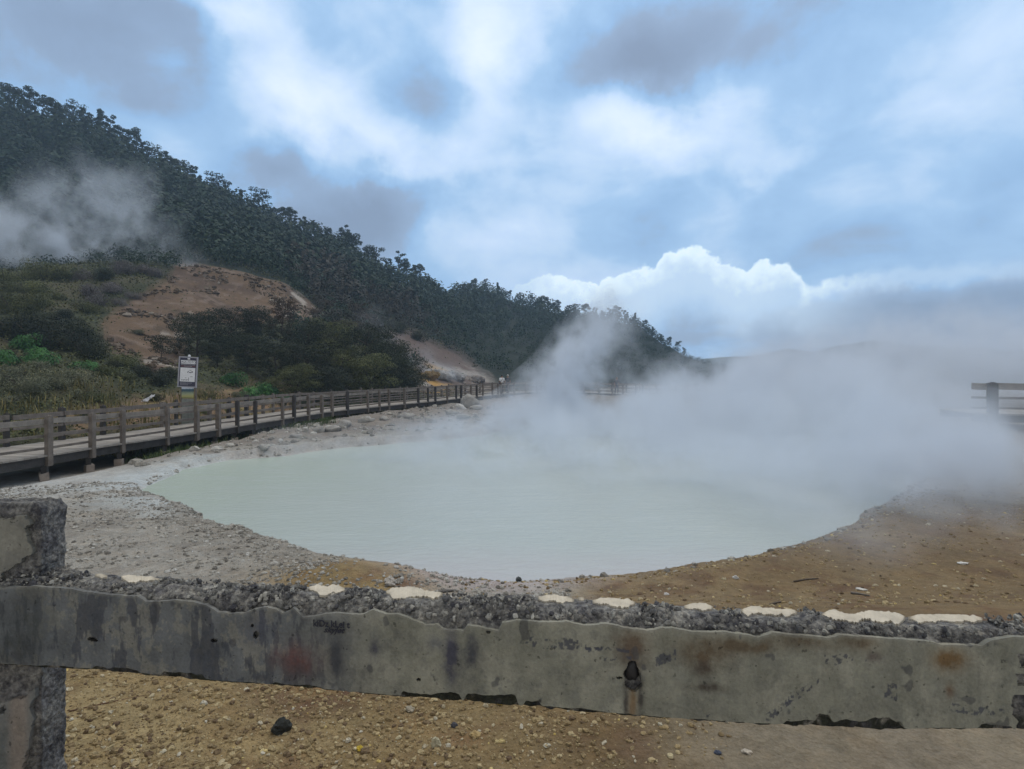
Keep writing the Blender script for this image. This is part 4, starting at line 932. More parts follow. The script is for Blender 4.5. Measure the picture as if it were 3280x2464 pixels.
# ------------------------------------------------------------------ crumbling concrete rail in the foreground
def stone_mat(name, stops):
    m, t, b = mat(name); g = t.new('ShaderNodeNewGeometry'); c = t.ramp(g.outputs['Random Per Island'], stops); n = t.noise(g.outputs['Position'], 90, 4, .6)
    t.l.new(t.v('SCALE', c, None, t.mapr(n, .3, .7, .75, 1.25)), b.inputs['Base Color']); b.inputs['Roughness'].default_value = .9; b.inputs['Specular IOR Level'].default_value = .25; return m
kb = lambda u: np.interp(u, [-400, 130, 650, 1100, 1600, 2212, 2700], [572, 636, 683, 713, 744, 768, 786])
DB = .96
fy = lambda u: DB * F / kb(u)                                             # depth of the front face along the rail
fx = lambda u: (u - UC) / F * fy(u)
VT = ([-400, 0, 48, 111, 185, 230, 297, 315, 371, 426, 445, 471, 526, 548, 577, 612, 632, 653, 705, 783, 806, 833, 862, 917, 946, 958, 1001, 1010, 1042, 1077, 1085, 1118, 1146, 1219, 1268, 1306, 1398, 1451, 1494, 1567, 1639, 1672, 1788, 1817, 1919, 2011, 2035, 2121, 2141, 2193, 2300, 2700], [1266, 1270, 1268, 1269, 1277, 1286, 1288, 1300, 1297, 1303, 1305, 1322, 1326, 1316, 1312, 1325, 1313, 1336, 1325, 1328, 1319, 1326, 1328, 1349, 1350, 1360, 1364, 1351, 1354, 1363, 1345, 1341, 1342, 1344, 1351, 1348, 1362, 1356, 1364, 1367, 1377, 1368, 1378, 1371, 1380, 1386, 1394, 1396, 1384, 1376, 1384, 1400])
CB = ([-400, 130, 400, 700, 1000, 1200, 1450, 1700, 1950, 2212, 2700], [1424, 1439, 1463, 1489, 1513, 1528, 1550, 1565, 1573, 1574, 1572])   # underside of the beam
NOTCH = [(196, 305, 9), (345, 445, 12), (585, 700, 6), (862, 1000, 15), (1000, 1122, 22), (1128, 1172, 12), (1690, 1800, 12), (1760, 1955, 20), (2112, 2190, 10)]
def vbot(u):
    v = np.interp(u, *CB)
    for a, b_, dpt in NOTCH: v = v - dpt * (ss(a, a + 10, u) * ss(b_, b_ - 10, u)) * (.75 + .9 * fbm(u, u * 0 + a, 30, 3, 68))
    return v
zpx = lambda u, v: EYE - (v - VH) / F * fy(u)
M['core'] = None
m, t, b = mat('rough_concrete'); p = pos(t); n1 = t.noise(p, 9, 6, .65); n2 = t.noise(p, 55, 6, .7); vo = t.new('ShaderNodeTexVoronoi'); vo.inputs['Scale'].default_value = 70; t.l.new(p, vo.inputs['Vector'])
k = t.m('ADD', t.m('MULTIPLY', n1, .38), t.m('MULTIPLY', n2, .62)); c = t.ramp(t.mapr(k, .39, .63), [(0, (.040, .040, .046)), (.35, (.115, .112, .108)), (.7, (.22, .215, .20)), (1, (.36, .35, .32))])
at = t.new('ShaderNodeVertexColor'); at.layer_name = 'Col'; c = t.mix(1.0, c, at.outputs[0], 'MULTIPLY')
t.l.new(c, b.inputs['Base Color']); b.inputs['Roughness'].default_value = .95
t.l.new(t.bump(t.m('SUBTRACT', n2, t.m('MULTIPLY', vo.outputs['Distance'], .8)), .9, .012), b.inputs['Normal']); M['core'] = m
m, t, b = mat('plaster_face'); p = pos(t); at = t.new('ShaderNodeVertexColor'); at.layer_name = 'Col'; n1 = t.noise(p, 12, 6, .6); n2 = t.noise(p, 110, 4, .6)
st = t.new('ShaderNodeMapping'); st.inputs['Scale'].default_value = (22, 22, 3); t.l.new(p, st.inputs['Vector']); ns = t.noise(st.outputs[0], 1, 5, .6)
k = t.m('ADD', t.m('ADD', t.m('MULTIPLY', n1, .4), t.m('MULTIPLY', n2, .3)), t.m('MULTIPLY', ns, .3)); k = t.mapr(k, .36, .64, .66, 1.26)
sp_ = t.mapr(t.noise(p, 60, 3, .5), .66, .72, 1.0, .45); k = t.m('MULTIPLY', k, sp_)
t.l.new(t.v('SCALE', at.outputs[0], None, k), b.inputs['Base Color']); b.inputs['Roughness'].default_value = .88; b.inputs['Specular IOR Level'].default_value = .3
t.l.new(t.bump(t.m('ADD', n1, t.m('MULTIPLY', n2, .5)), .6, .010), b.inputs['Normal']); M['plaster'] = m
M['cream'] = plain('cream_paint', (.50, .45, .36), .85, .28, 14, .3, .003, local=False)
cf = empty('concrete_fence', (fx(1100), fy(1100) + .07, H(fx(1100), fy(1100)))); cfl = Vector(cf.location)
tag(cf, 'crumbling low concrete rail on a post across the foreground, with chipped plaster and scribbles', 'concrete fence')
def cpart(o): o.location = -cfl; return o
# core of the beam
us = np.arange(-260, 2520, 2.2); Y0, X0 = fy(us), fx(us)
ztop = zpx(us, np.interp(us, *VT)) ; zbot = zpx(us, np.interp(us, *CB)) - .004
prof = []                                                                    # (back offset, z) loops
TOPZ = 1.788 - .012 * ss(900, 2200, us); thick_b = .135 - .03 * ss(1500, 2300, us)
nf, nt_, nbk, nu_ = 26, 22, 12, 8
for q in np.linspace(0, 1, nf): prof.append((.017 + .022 * ss(.20, 0, q) + 0 * us, zbot - .022 * ss(.20, 0, q) + (ztop - zbot - .008) * q))
for q in np.linspace(0, 1, nt_)[1:]: prof.append((.016 + (thick_b - .016) * q, ztop - .008 + (TOPZ - ztop + .008) * np.sin(min(1, q * 2.4) * np.pi / 2)))
for q in np.linspace(0, 1, nbk)[1:]: prof.append((thick_b, TOPZ + (1.53 - TOPZ) * q))
for q in np.linspace(0, 1, nu_)[1:-1]: prof.append((thick_b + (.039 - thick_b) * q, 1.53 + (zbot - .022 - 1.53) * q))
PX = np.stack([X0 for _ in prof]); PY = np.stack([Y0 + o_ for o_, _ in prof]); PZ = np.stack([z_ for _, z_ in prof])
arc = np.stack([us * .0015] * len(prof)); ring = np.array([i for i in range(len(prof))])[:, None] * .011 + arc * 0
lump = fbm(arc, ring, .035, 4, 71); big = fbm(arc, ring, .16, 3, 72); chip = np.clip(fbm(arc, ring, .022, 2, 73), 0, 1)
topmask = np.zeros((len(prof), 1)); topmask[nf - 3:nf + nt_ + 2] = 1
PATCH = ((205, 232, .10, .13), (262, 345, .085, .135), (668, 745, .085, .145), (834, 956, .08, .14), (1162, 1240, .09, .14), (1248, 1262, .11, .14), (1280, 1372, .082, .138), (1478, 1540, .085, .13), (1600, 1722, .075, .125), (1775, 1955, .055, .115), (1962, 2122, .07, .11))
OFF = np.stack([np.broadcast_to(o_, us.shape) for o_, _ in prof]); calm = np.zeros_like(OFF)
for a, b_, o0, o1 in [(UC + (p_[0] - UC) * 1.065, UC + (p_[1] - UC) * 1.065, p_[2], p_[3]) for p_ in PATCH]: calm = np.maximum(calm, ss(a - 20, a, us) * ss(b_ + 20, b_, us) * ss(o0 - .03, o0, OFF))
lump = lump + .5 * np.abs(fbm(arc + 3, ring, .05, 3, 76)); tm = topmask * (1 - .85 * calm)
PZ = PZ + tm * (lump * .036 + big * .040 - .004); PY = PY + (lump * .020 + .012 * big) * (1 - .5 * topmask); PX = PX + chip * .01 * topmask
i_ = np.arange(PX.size).reshape(PX.shape); i2 = np.concatenate([i_, i_[:1]], 0)
f = np.stack([i2[:-1, :-1], i2[1:, :-1], i2[1:, 1:], i2[:-1, 1:]], -1).reshape(-1, 4)
bc_ = np.ones((PX.size, 3)); bc_ = mixc(bc_, (ss(.035, .012, PZ - zbot[None, :]) * (OFF < .07)).ravel() * .95, (.10, .12, .07))       # shade beneath the beam, painted into its colour
pv_ = ss(.08, .2, fbm(arc, ring, .045, 3, 77)).ravel(); bc_ = mixc(bc_, pv_ * .75, (.38, .38, .46)); bc_ = mixc(bc_, ss(.10, .22, fbm(arc, ring, .03, 3, 78)).ravel() * .8, (1.6, 1.55, 1.45))
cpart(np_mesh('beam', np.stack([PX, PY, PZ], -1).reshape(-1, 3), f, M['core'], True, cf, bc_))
# loose aggregate lying in the broken top
r_ = np.random.default_rng(91); na = 2600; ua = r_.uniform(-150, 2330, na); oa = r_.uniform(.02, .125, na) ** 1.0; base = MB(); base.ball((0, 0, 0), (1, 1, 1), 6, 4); bv = np.concatenate(base.v); bf = np.concatenate(base.f); sz_ = .0025 + .0085 * r_.uniform(0, 1, na) ** 3
tz = np.interp(ua, us, ztop); qq = np.clip((oa - .016) / .12, 0, 1); za = tz - .008 + (1.788 - .012 * ss(900, 2200, ua) - tz + .008) * np.sin(np.minimum(1, qq * 2.4) * np.pi / 2) + .006
keep = ~((oa > .05) & np.array([any(a * 1.065 - 72 - 8 < w < b_ * 1.065 - 72 + 8 for a, b_, _, _ in PATCH) for w in ua])); ua, oa, sz_, za = ua[keep], oa[keep], sz_[keep], za[keep]; na = len(ua)
v = bv[None] * r_.uniform(.65, 1.2, (na, len(bv), 1)) * (sz_[:, None] * r_.uniform(.6, 1.3, (na, 3)))[:, None, :] + np.stack([fx(ua), fy(ua) + oa, za], 1)[:, None, :]
M['chips'] = stone_mat('concrete_chips', [(0, (.045, .045, .053)), (.45, (.135, .132, .126)), (.85, (.23, .225, .205)), (1, (.38, .37, .33))])
o = cpart(np_mesh('loose_aggregate', v.reshape(-1, 3), (bf[None] + (np.arange(na) * len(bv))[:, None, None]).reshape(-1, 4), M['chips'], False, cf)); o['kind'] = 'stuff'
# plaster face: grid clipped to its broken outline, with holes
def plate(name, us, rows, zlo, zhi, colour, off=0.0, thick=.018, holes=None, mat_=None, mapper=None, parent=cf):
    q = np.linspace(0, 1, rows)[:, None]; UU = np.broadcast_to(us, (rows, len(us))); ZZ = zlo + (zhi - zlo) * q
    YY = fy(UU) + off; XX = fx(UU)
    wv_ = .0035 * fbm(UU * .0015, ZZ, .08, 3, 81); YY = YY + wv_ * 2
    i_ = np.arange(UU.size).reshape(UU.shape); f = np.stack([i_[:-1, :-1], i_[:-1, 1:], i_[1:, 1:], i_[1:, :-1]], -1).reshape(-1, 4)
    front = np.stack([XX, YY, ZZ], -1).reshape(-1, 3); Uf, Zf = UU.ravel(), ZZ.ravel()
    if holes is not None:
        keep = ~holes(Uf[f].mean(1), Zf[f].mean(1)); f = f[keep]
    e = np.concatenate([f[:, [0, 1]], f[:, [1, 2]], f[:, [2, 3]], f[:, [3, 0]]]); key = np.sort(e, 1); k1 = key[:, 0].astype(np.int64) * 10000000 + key[:, 1]
    uq, ix, cnt = np.unique(k1, return_index=True, return_counts=True); be = e[ix[cnt == 1]]
    n0 = len(front); back = front + np.array([0, thick, 0]); back[:, 2] -= .002
    sidef = np.stack([be[:, 1], be[:, 0], be[:, 0] + n0, be[:, 1] + n0], 1)
    cl_ = colour(Uf, Zf, (Zf - np.broadcast_to(zlo, UU.shape).ravel()) / np.maximum(.01, np.broadcast_to(zhi - zlo, UU.shape).ravel())); edge_c = np.clip(cl_ * 1.0, 0, .6)
    o = np_mesh(name, np.concatenate([front, back]), np.concatenate([f, sidef]), mat_ or M['plaster'], False, parent, np.concatenate([cl_, edge_c])); return cpart(o) if parent == cf else o
def bl(u, t_, cu, ct, ru, rt_): return np.exp(-(((u - cu) / ru) ** 2 + ((t_ - ct) / rt_) ** 2))
def pl_col(u, z, t_):
    """albedo of the plaster: grey-olive with dark weathered patches, rust stains and pencil-like scribbles"""
    s = u * .0015; n = fbm(s, z, .10, 6, 91, .6); n2 = fbm(s * 1.0, z * .22, .025, 5, 92, .62); n3 = fbm(s, z, .03, 6, 93, .68)
    c = np.tile(np.array([.200, .198, .158]), (len(u), 1)); c = mixc(c, ss(-.08, .16, n) * .7, (.255, .248, .20)); c = mixc(c, ss(.0, .14, n3 - .6 * n) * .35, (.13, .13, .115))
    lf = ss(900, 560, u); c = mixc(c, lf * .82, (.095, .104, .118)); c = mixc(c, lf * ss(-.01, .06, n3 + .7 * n2 + .5 * n) * .75, (.185, .18, .155)); c = mixc(c, lf * ss(.02, .10, n2 - .5 * n) * .75, (.045, .050, .064))
    c = mixc(c, ss(.10, .17, n3) * ss(700, 900, u) * .25 * ss(1500, 900, u), (.09, .09, .09))
    for cu, ct, ru, rt_, a, cc in ((975, .55, 14, .5, .8, (.05, .05, .07)), (1020, .62, 22, .25, .6, (.05, .052, .06)), (940, .75, 20, .12, .5, (.07, .075, .09)), (810, .55, 12, .10, .7, (.06, .06, .07)), (725, .45, 14, .3, .7, (.045, .048, .055)),
                                   (650, .35, 36, .22, .55, (.13, .06, .055)), (600, .35, 16, .1, .4, (.12, .065, .06)), (560, .72, 30, .2, .35, (.06, .065, .09)),
                                   (1365, .80, 36, .2, .65, (.115, .085, .058)), (1368, .66, 26, .10, .6, (.075, .055, .042)), (1520, .74, 50, .14, .7, (.105, .075, .045)), (1600, .86, 110, .08, .65, (.105, .08, .05)), (1520, .58, 22, .09, .6, (.065, .05, .038)), (1530, .36, 34, .05, .7, (.06, .048, .038)),
                                   (1720, .93, 60, .07, .6, (.105, .08, .05)), (1850, .92, 50, .10, .6, (.11, .085, .055)), (2050, .82, 34, .13, .85, (.14, .085, .035)), (2052, .45, 9, .09, .7, (.11, .065, .035)), (1890, .76, 18, .07, .55, (.07, .05, .045)),
                                   (1352, .20, 7, .30, .6, (.05, .045, .04)), (1384, .20, 7, .30, .6, (.05, .045, .04)), (1367, .12, 8, .26, .7, (.17, .12, .07)), (2060, .35, 60, .2, .15, (.10, .10, .09)), (717, .90, 52, .16, .5, (.17, .172, .16)), (60, .5, 60, .6, .5, (.05, .055, .055)), (20, .3, 30, .3, .4, (.03, .035, .035))):
        c = mixc(c, np.clip(1.5 * bl(u, t_, cu, ct, ru, rt_) * (a + 1.6 * a * np.clip(n3 + .5 * n2 + .5 * n, -.5, .5)), 0, .95), cc)
    # smudged illegible scribbles
    for cu, cz, w, hgt, sl in ((1205, .78, 62, .035, 0), (1215, .71, 85, .03, 0), (1310, .72, 50, .02, .0), (1340, .63, 34, .02, .0012), (1436, .66, 24, .06, .002), (1806, .72, 26, .06, 0), (1850, .72, 22, .02, 0), (1700, .22, 46, .05, .0035), (1730, .32, 40, .03, .003), (1925, .35, 14, .10, 0), (1520, .05, 26, .02, 0), (2110, .2, 60, .05, -.001)):
        tt = t_ - cz - sl * (u - cu); msk = (np.abs(u - cu) < w) * (np.abs(tt) < hgt) * ss(-.02, .10, fbm(s, z, .010, 3, 95)); c = mixc(c, msk * .8, (.05, .053, .068))
    c = mixc(c, ss(.96, .99, t_) * .3, (.25, .245, .215))                                        # sky light along the upper lip, painted as a paler colour
    c = mixc(c, ss(.26, .30, fbm(s, z, .05, 3, 96)) * .6, (.05, .05, .055))
    return c
ue = np.arange(-262, 2252, 1.6); rw = 84
edge = 7 * fbm(ue, ue * 0, 26, 5, 62, .62)
scal = 0
vt_ = np.interp(ue, *VT) + edge + scal; vb_ = vbot(ue) + 5 * fbm(ue, ue * 0 + 9, 60, 4, 63) + 2.5 * fbm(ue, ue * 0, 9, 3, 64)
def hole_fn(u, z):
    v = VH + (EYE - z) * F / fy(u); s = u
    h = ((u - 1366) / (21 + 3 * np.sin(v * .2))) ** 2 + ((v - 1462) / 34) ** 2 + 1.2 * fbm(u, v, 22, 3, 65) < .9
    for cu, cv, ru, rv in ((553, 1372, 7, 9), (545, 1352, 4, 5), (463, 1384, 9, 5), (200, 1382, 14, 6), (1055, 1365, 5, 4), (1338, 1465, 8, 3), (905, 1468, 5, 4)):
        h |= ((u - cu) / ru) ** 2 + ((v - cv) / rv) ** 2 + 1.0 * fbm(u, v, 9, 2, 66) < .8
    nz_ = 16 * fbm(v, v * 0, 24, 3, 67) * 2
    h |= (u > 2196 + nz_) & (v > 1412) & (v < 1444); h |= (u > 2192 + nz_) & (v > 1456) & (v < 1482); h |= (u > 2188 + nz_) & (v > 1500)
    return h
plate('plaster', ue, rw, zpx(ue, vb_), zpx(ue, vt_), pl_col, 0.0, .016, hole_fn)
# rusty streak and dark stone wedged in the drain hole
rb = MB(); c_ = (fx(1368), fy(1368) + .018, zpx(1368, 1452)); rb.ball(c_, (.022, .014, .034), 12, 9, .5, np.random.default_rng(8)); cpart(rb.build('drain_plug', M['hair'], cf, True))
# cream paint remnants along the back edge of the top
def paint(u0, u1, o0, o1, seed):
    n = max(12, int((u1 - u0) / 1.3)); uu = np.linspace(u0, u1, n); q = np.linspace(0, 1, 16)[:, None]
    tap = np.clip(np.minimum((uu - u0), (u1 - uu)) / 16 + .5 * fbm(uu, uu * 0, 7, 3, seed + 9), 0.03, 1); jag = fbm(uu, uu * 0 + seed, 24, 5, seed, .65); jag2 = fbm(uu, uu * 0 + seed, 40, 5, seed + 1, .65); mid = (o0 + o1) / 2 + .010 * fbm(uu, uu * 0, 70, 2, seed + 5); hw = (o1 - o0) * .40
    a0 = mid - hw * tap * (1 + 4.0 * np.clip(jag, -.25, .2)); a1 = mid + hw * tap * (1 + 3.0 * np.clip(jag2, -.28, .2))
    oo = a0 + (a1 - a0) * q; zz_ = 1.7975 - .012 * ss(900, 2200, uu) + .006 * fbm(uu, uu * 0, 40, 3, seed + 2) - .006 * (1 - q); YY = fy(uu) + oo; XX = (uu - UC) / F * YY
    top = np.stack([XX, YY, zz_], -1).reshape(-1, 3); bot = top - np.array([0, 0, .007]); i_ = np.arange(oo.size).reshape(oo.shape); N_ = oo.size
    f = [np.stack([i_[:-1, :-1], i_[:-1, 1:], i_[1:, 1:], i_[1:, :-1]], -1).reshape(-1, 4)]
    for ed in (i_[0, :], i_[-1, ::-1], i_[::-1, 0], i_[:, -1]): f.append(np.stack([ed[:-1], ed[:-1] + N_, ed[1:] + N_, ed[1:]], 1))
    cpart(np_mesh('cream_patch', np.concatenate([top, bot]), np.concatenate(f), M['cream'], False, cf))
for i, (a, b_, o0, o1) in enumerate(PATCH): paint(a, b_, o0, o1, 500 + i)
# end post on the left
def post_grid(x0, x1, y0, y1, z0, z1, m_, name, amp, colour=None, seed=0, step=.006):
    pts, per = [], []
    ring_ = [(x0, y0), (x1, y0), (x1, y1), (x0, y1), (x0, y0)]; rp = []
    for (ax, ay), (bx, by) in zip(ring_[:-1], ring_[1:]):
        k = max(2, int(math.hypot(bx - ax, by - ay) / step))
        for q in range(k): rp.append((ax + (bx - ax) * q / k, ay + (by - ay) * q / k))
    rp = np.array(rp); nz = int((z1 - z0) / step); zz_ = np.linspace(z0, z1, nz); n = len(rp); cx, cy_ = (x0 + x1) / 2, (y0 + y1) / 2
    ii = np.arange(n) * step; V_ = []
    for z in zz_:
        cz = np.full(n, z); d_ = fbm(ii, cz, .05, 4, seed) * amp * 2 + fbm(ii, cz, .014, 2, seed + 4) * amp * .5; rnd = 1 - .10 * ss(z1 - .03, z1, z); dirv = (rp - [cx, cy_]); L = np.linalg.norm(dirv, axis=1)[:, None]
        V_.append(np.concatenate([[cx, cy_] + dirv * rnd + dirv / L * d_[:, None], (cz + (z > z1 - .02) * fbm(ii, cz, .03, 3, seed + 1) * .02)[:, None]], 1))
    for q in np.linspace(.85, 0.02, 12): V_.append(np.concatenate([[cx, cy_] + (V_[nz - 1][:, :2] - [cx, cy_]) * q, (z1 + fbm((rp[:, 0] - cx) * q, (rp[:, 1] - cy_) * q, .05, 4, seed + 2) * .035)[:, None]], 1))
    Vv = np.concatenate(V_); R_ = len(V_); i_ = np.arange(R_ * n).reshape(R_, n); i2 = np.concatenate([i_, i_[:, :1]], 1)
    f = np.stack([i2[:-1, :-1], i2[:-1, 1:], i2[1:, 1:], i2[1:, :-1]], -1).reshape(-1, 4)
    return Vv, f
yp = fy(-60) + .022; xr = (80 - UC) / F * yp
v, f = post_grid(xr - .30, xr + .004, yp + .012, yp + .118, .62, 2.035, M['core'], 'post', .011, None, 41); cpart(np_mesh('post', v, f, M['core'], True, cf, np.tile(mixc(np.ones((len(v), 3)), ss(-.05, .25, fbm(v[:, 0] + v[:, 1], v[:, 2], .09, 4, 79)) * .7, (.5, .5, .58)), 1)))
def slab(name, uw, zz0, zz1, x0, x1, fn, colour, y_, thick=.02):
    """a skin of plaster on the post, outlined by fn(xn, zn) > 0"""
    nx, nz = int((x1 - x0) / .003), int((zz1 - zz0) / .003); gx, gz = np.meshgrid(np.linspace(x0, x1, nx), np.linspace(zz0, zz1, nz)); gy = y_ + .006 * fbm(gx, gz, .06, 3, 33)
    i_ = np.arange(nx * nz).reshape(nz, nx); f = np.stack([i_[:-1, :-1], i_[:-1, 1:], i_[1:, 1:], i_[1:, :-1]], -1).reshape(-1, 4); xn, zn = (gx.ravel() - x0) / (x1 - x0), (gz.ravel() - zz0) / (zz1 - zz0)
    f = f[fn(xn[f].mean(1), zn[f].mean(1), gx.ravel()[f].mean(1), gz.ravel()[f].mean(1)) > 0]; front = np.stack([gx, gy, gz], -1).reshape(-1, 3); back = front + [0, thick, 0]
    e = np.concatenate([f[:, [0, 1]], f[:, [1, 2]], f[:, [2, 3]], f[:, [3, 0]]]); key = np.sort(e, 1); k1 = key[:, 0].astype(np.int64) * 10000000 + key[:, 1]; uq, ix, cnt = np.unique(k1, return_index=True, return_counts=True); be = e[ix[cnt == 1]]; n0 = len(front)
    cl_ = colour(gx.ravel(), gz.ravel()); cpart(np_mesh(name, np.concatenate([front, back]), np.concatenate([f, np.stack([be[:, 1], be[:, 0], be[:, 0] + n0, be[:, 1] + n0], 1)]), M['plaster'], False, cf, np.concatenate([cl_, cl_])))
def pc1(x, z): n = fbm(x, z, .06, 4, 44); return mixc(np.tile(np.array([.21, .205, .175]), (len(x), 1)), ss(-.1, .2, n) * .6, (.15, .148, .135))
def pc2(x, z): n = fbm(x, z * .5, .06, 4, 45); return mixc(np.tile(np.array([.16, .165, .16]), (len(x), 1)), ss(-.05, .2, n) * .6, (.09, .10, .10))
slab('post_plaster', 0, 1.76, 2.00, xr - .28, xr, lambda a, c, x, z: np.minimum(.95 - .45 * ss(.5, .1, c) - a, .97 - .10 * ss(.35, .0, a) - c) + .35 * fbm(x, z, .04, 4, 46), pc1, yp - .004)
slab('post_plaster', 0, .66, 1.50, xr - .28, xr, lambda a, c, x, z: np.minimum(.90 - a + .05 * np.sin(c * 9), .86 - .10 * ss(.9, .2, a) - c) + .16 * fbm(x, z, .05, 4, 47), lambda x, z: mixc(pc2(x, z), ss(.0, .04, x - (xr - .11)) * ss(.10, .06, x - (xr - .11)) * .9 + .0, (.25, .215, .185)), yp - .004)
# scribbled words on the plaster
M['pen'] = plain('graffiti_ink', (.010, .011, .022), .7, .2, 30, 0)
def scribble(body, u, v, hpx, shear=0.0, wide=1.0, rot=0.0):
    o = text_obj('graffiti', body, hpx / F * fy(u) * 1.35, M['pen'], cf, (0, 0, 0), (0, 0, 0), .0006, 'CENTER', shear, .0007)
    yaw = math.atan2(fy(u + 30) - fy(u - 30), fx(u + 30) - fx(u - 30)); o.rotation_euler = (math.radians(90), rot, yaw)
    o.scale = (wide, 1, 1); o.location = Vector((fx(u), fy(u) - .006, zpx(u, v))) - cfl; return o
scribble('kiDz kLei t', 717, 1347, 15, 0.0, .92); scribble('skyjet', 722, 1360, 12.5, .35, 1.15)

# ------------------------------------------------------------------ stones and gravel
def stone_cloud(name, xs, ys, size, rng, m_, label, sub=1, embed=.3):
    base = MB(); base.ball((0, 0, 0), (1, 1, 1), 6, 4); bv = np.concatenate(base.v); bf = np.concatenate(base.f); n = len(xs); zs = hfun(xs, ys)
    k = len(bv); sc_ = size[:, None] * np.stack([rng.uniform(.7, 1.3, n), rng.uniform(.6, 1.1, n), rng.uniform(.35, .8, n)], 1); th = rng.uniform(0, 6.28, n)
    jit = rng.uniform(.72, 1.18, (n, k))[:, :, None]; v = bv[None] * jit * sc_[:, None, :]; c, s = np.cos(th)[:, None], np.sin(th)[:, None]
    v = np.stack([v[:, :, 0] * c - v[:, :, 1] * s, v[:, :, 0] * s + v[:, :, 1] * c, v[:, :, 2]], -1) + np.stack([xs, ys, zs + sc_[:, 2] * embed], 1)[:, None, :]
    f = bf[None] + (np.arange(n) * k)[:, None, None]; o = np_mesh(name, v.reshape(-1, 3), f.reshape(-1, 4), m_, False); return tag(o, label, 'gravel', None, 'stuff')
M['gravel_b'] = stone_mat('brown_gravel', [(0, (.12, .08, .05)), (.25, (.23, .17, .09)), (.7, (.32, .245, .13)), (.9, (.41, .33, .19)), (.97, (.47, .44, .36)), (1, (.52, .39, .12))])
M['gravel_g'] = stone_mat('grey_gravel', [(0, (.14, .13, .115)), (.4, (.265, .25, .22)), (.8, (.35, .335, .30)), (1, (.46, .45, .42))])
rng = np.random.default_rng(31)
n = 60000; ys = 1.9 + 2.6 * rng.uniform(0, 1, n) ** 1.3; xs = rng.uniform(-1.15, 1.15, n) * ys * .95
k = (fbm(xs, ys, .7, 4, 36) + .35 * ss(.6, -1.2, xs) - .35 * ss(.6, 1.8, xs) + rng.uniform(-.22, .22, n)) > .02; xs, ys = xs[k], ys[k]
stone_cloud('gravel', xs, ys, .003 + .015 * rng.uniform(0, 1, len(xs)) ** 5, rng, M['gravel_b'], 'brown and yellow gravel covering the near bank')
n = 46000; ys = rng.uniform(4.3, 12, n); xs = rng.uniform(-1.05, -.0, n) * ys * .95 + .6; d = pond_sd(xs, ys); k = (d > .05) & (fbm(xs, ys, .8, 4, 37) + rng.uniform(-.25, .25, n) > -.02); xs, ys = xs[k], ys[k]
stone_cloud('grey_gravel', xs, ys, .007 + .030 * rng.uniform(0, 1, len(xs)) ** 3.4, rng, M['gravel_g'], 'grey crusted rubble on the left shore of the pond')
n = 26000; ys = rng.uniform(4.6, 13, n); xs = rng.uniform(-.1, 1.05, n) * ys * .95; d = pond_sd(xs, ys); k = (d > .03) & ((rng.uniform(0, 1, n) < .35) | (d < .5)); xs, ys = xs[k], ys[k]
stone_cloud('shore_gravel', xs, ys, .004 + .026 * rng.uniform(0, 1, len(xs)) ** 4.5, rng, M['gravel_b'], 'brown rubble along the right shore of the pond')
u_ = rng.uniform(215, 700, 9000); d_ = rng.uniform(30, 68, 9000); x_ = (u_ - UC) / F * d_; z_ = hfun(x_, d_); u2, v2 = uv_of(x_, d_, z_)
k = near_poly(u2, v2, SCAR, 10, 4) > .7; k &= fbm(x_, d_, 2.5, 3, 39) > .08; x_, d_ = x_[k], d_[k]
M['gravel_s'] = stone_mat('landslip_stone', [(0, (.05, .04, .03)), (.6, (.115, .086, .062)), (.9, (.17, .135, .105)), (1, (.30, .27, .23))])
stone_cloud('landslip_rubble', x_, d_, .06 + .28 * rng.uniform(0, 1, len(x_)) ** 5, rng, M['gravel_s'], 'loose stones scattered over the brown landslip')
pe = []                                                                     # crumbly rim right at the water line
for i in range(len(pond)):
    a, b_ = pond[i], pond[(i + 1) % len(pond)]; L = np.linalg.norm(b_ - a); nn = int(L * 26)
    for q in rng.uniform(0, 1, nn): pe.append(a + (b_ - a) * q + rng.normal(0, .10, 2))
pe = np.array(pe); dd = hfun(pe[:, 0], pe[:, 1]); pe = pe[(dd > .01) & (pe[:, 1] < 19)]
stone_cloud('rim_rubble', pe[:, 0], pe[:, 1], .015 + .05 * rng.uniform(0, 1, len(pe)) ** 2.2, rng, M['gravel_g'], 'crumbly stones along the water line')
n = 4500; ys = rng.uniform(14, 36, n); xs = rng.uniform(-.75, .02, n) * ys; d = pond_sd(xs, ys); hz, y0 = hill(xs, ys); k = (d > .3) & (ys < y0 - 3) & (fbm(xs, ys, 2, 3, 38) > -.1); xs, ys = xs[k], ys[k]
stone_cloud('bank_rubble', xs, ys, .03 + .13 * rng.uniform(0, 1, len(xs)) ** 4, rng, M['gravel_g'], 'broken pale rubble on the far bank below the boardwalk')

# single stones and litter one can point to
def stone(u, v, rpx, c, label, seed, squash=.6, name='stone', elong=1.0, zg=.83):
    y = (EYE - zg) * F / (v - VH)
    for _ in range(6): y = (EYE - H((u - UC) / F * y, y)) * F / (v - VH)
    x = (u - UC) / F * y; r = rpx / F * y; r_ = np.random.default_rng(seed); b_ = MB(); b_.ball((0, 0, 0), (r * elong, r * .8, r * squash), 14, 10, .8, r_)
    o = b_.build(name, plain(name + '_surface', c, .9, .45, 70, .9, .004), None, False); o.location = (x, y, H(x, y) + r * squash * .55); o.rotation_euler = (0, 0, r_.uniform(-.5, .5)); return tag(o, label, 'stone', 'single stones on the brown ground')
stone(608, 1578, 17, (.022, .024, .02), 'black lump of stone on the brown gravel, below the left half of the rail', 1, .8)
stone(777, 1620, 8, (.50, .36, .04), 'bright yellow pebble below the word scribbled on the rail', 2)
stone(943, 1614, 11, (.42, .38, .26), 'pale upright cream stone below the rail near the centre', 3, 1.1)
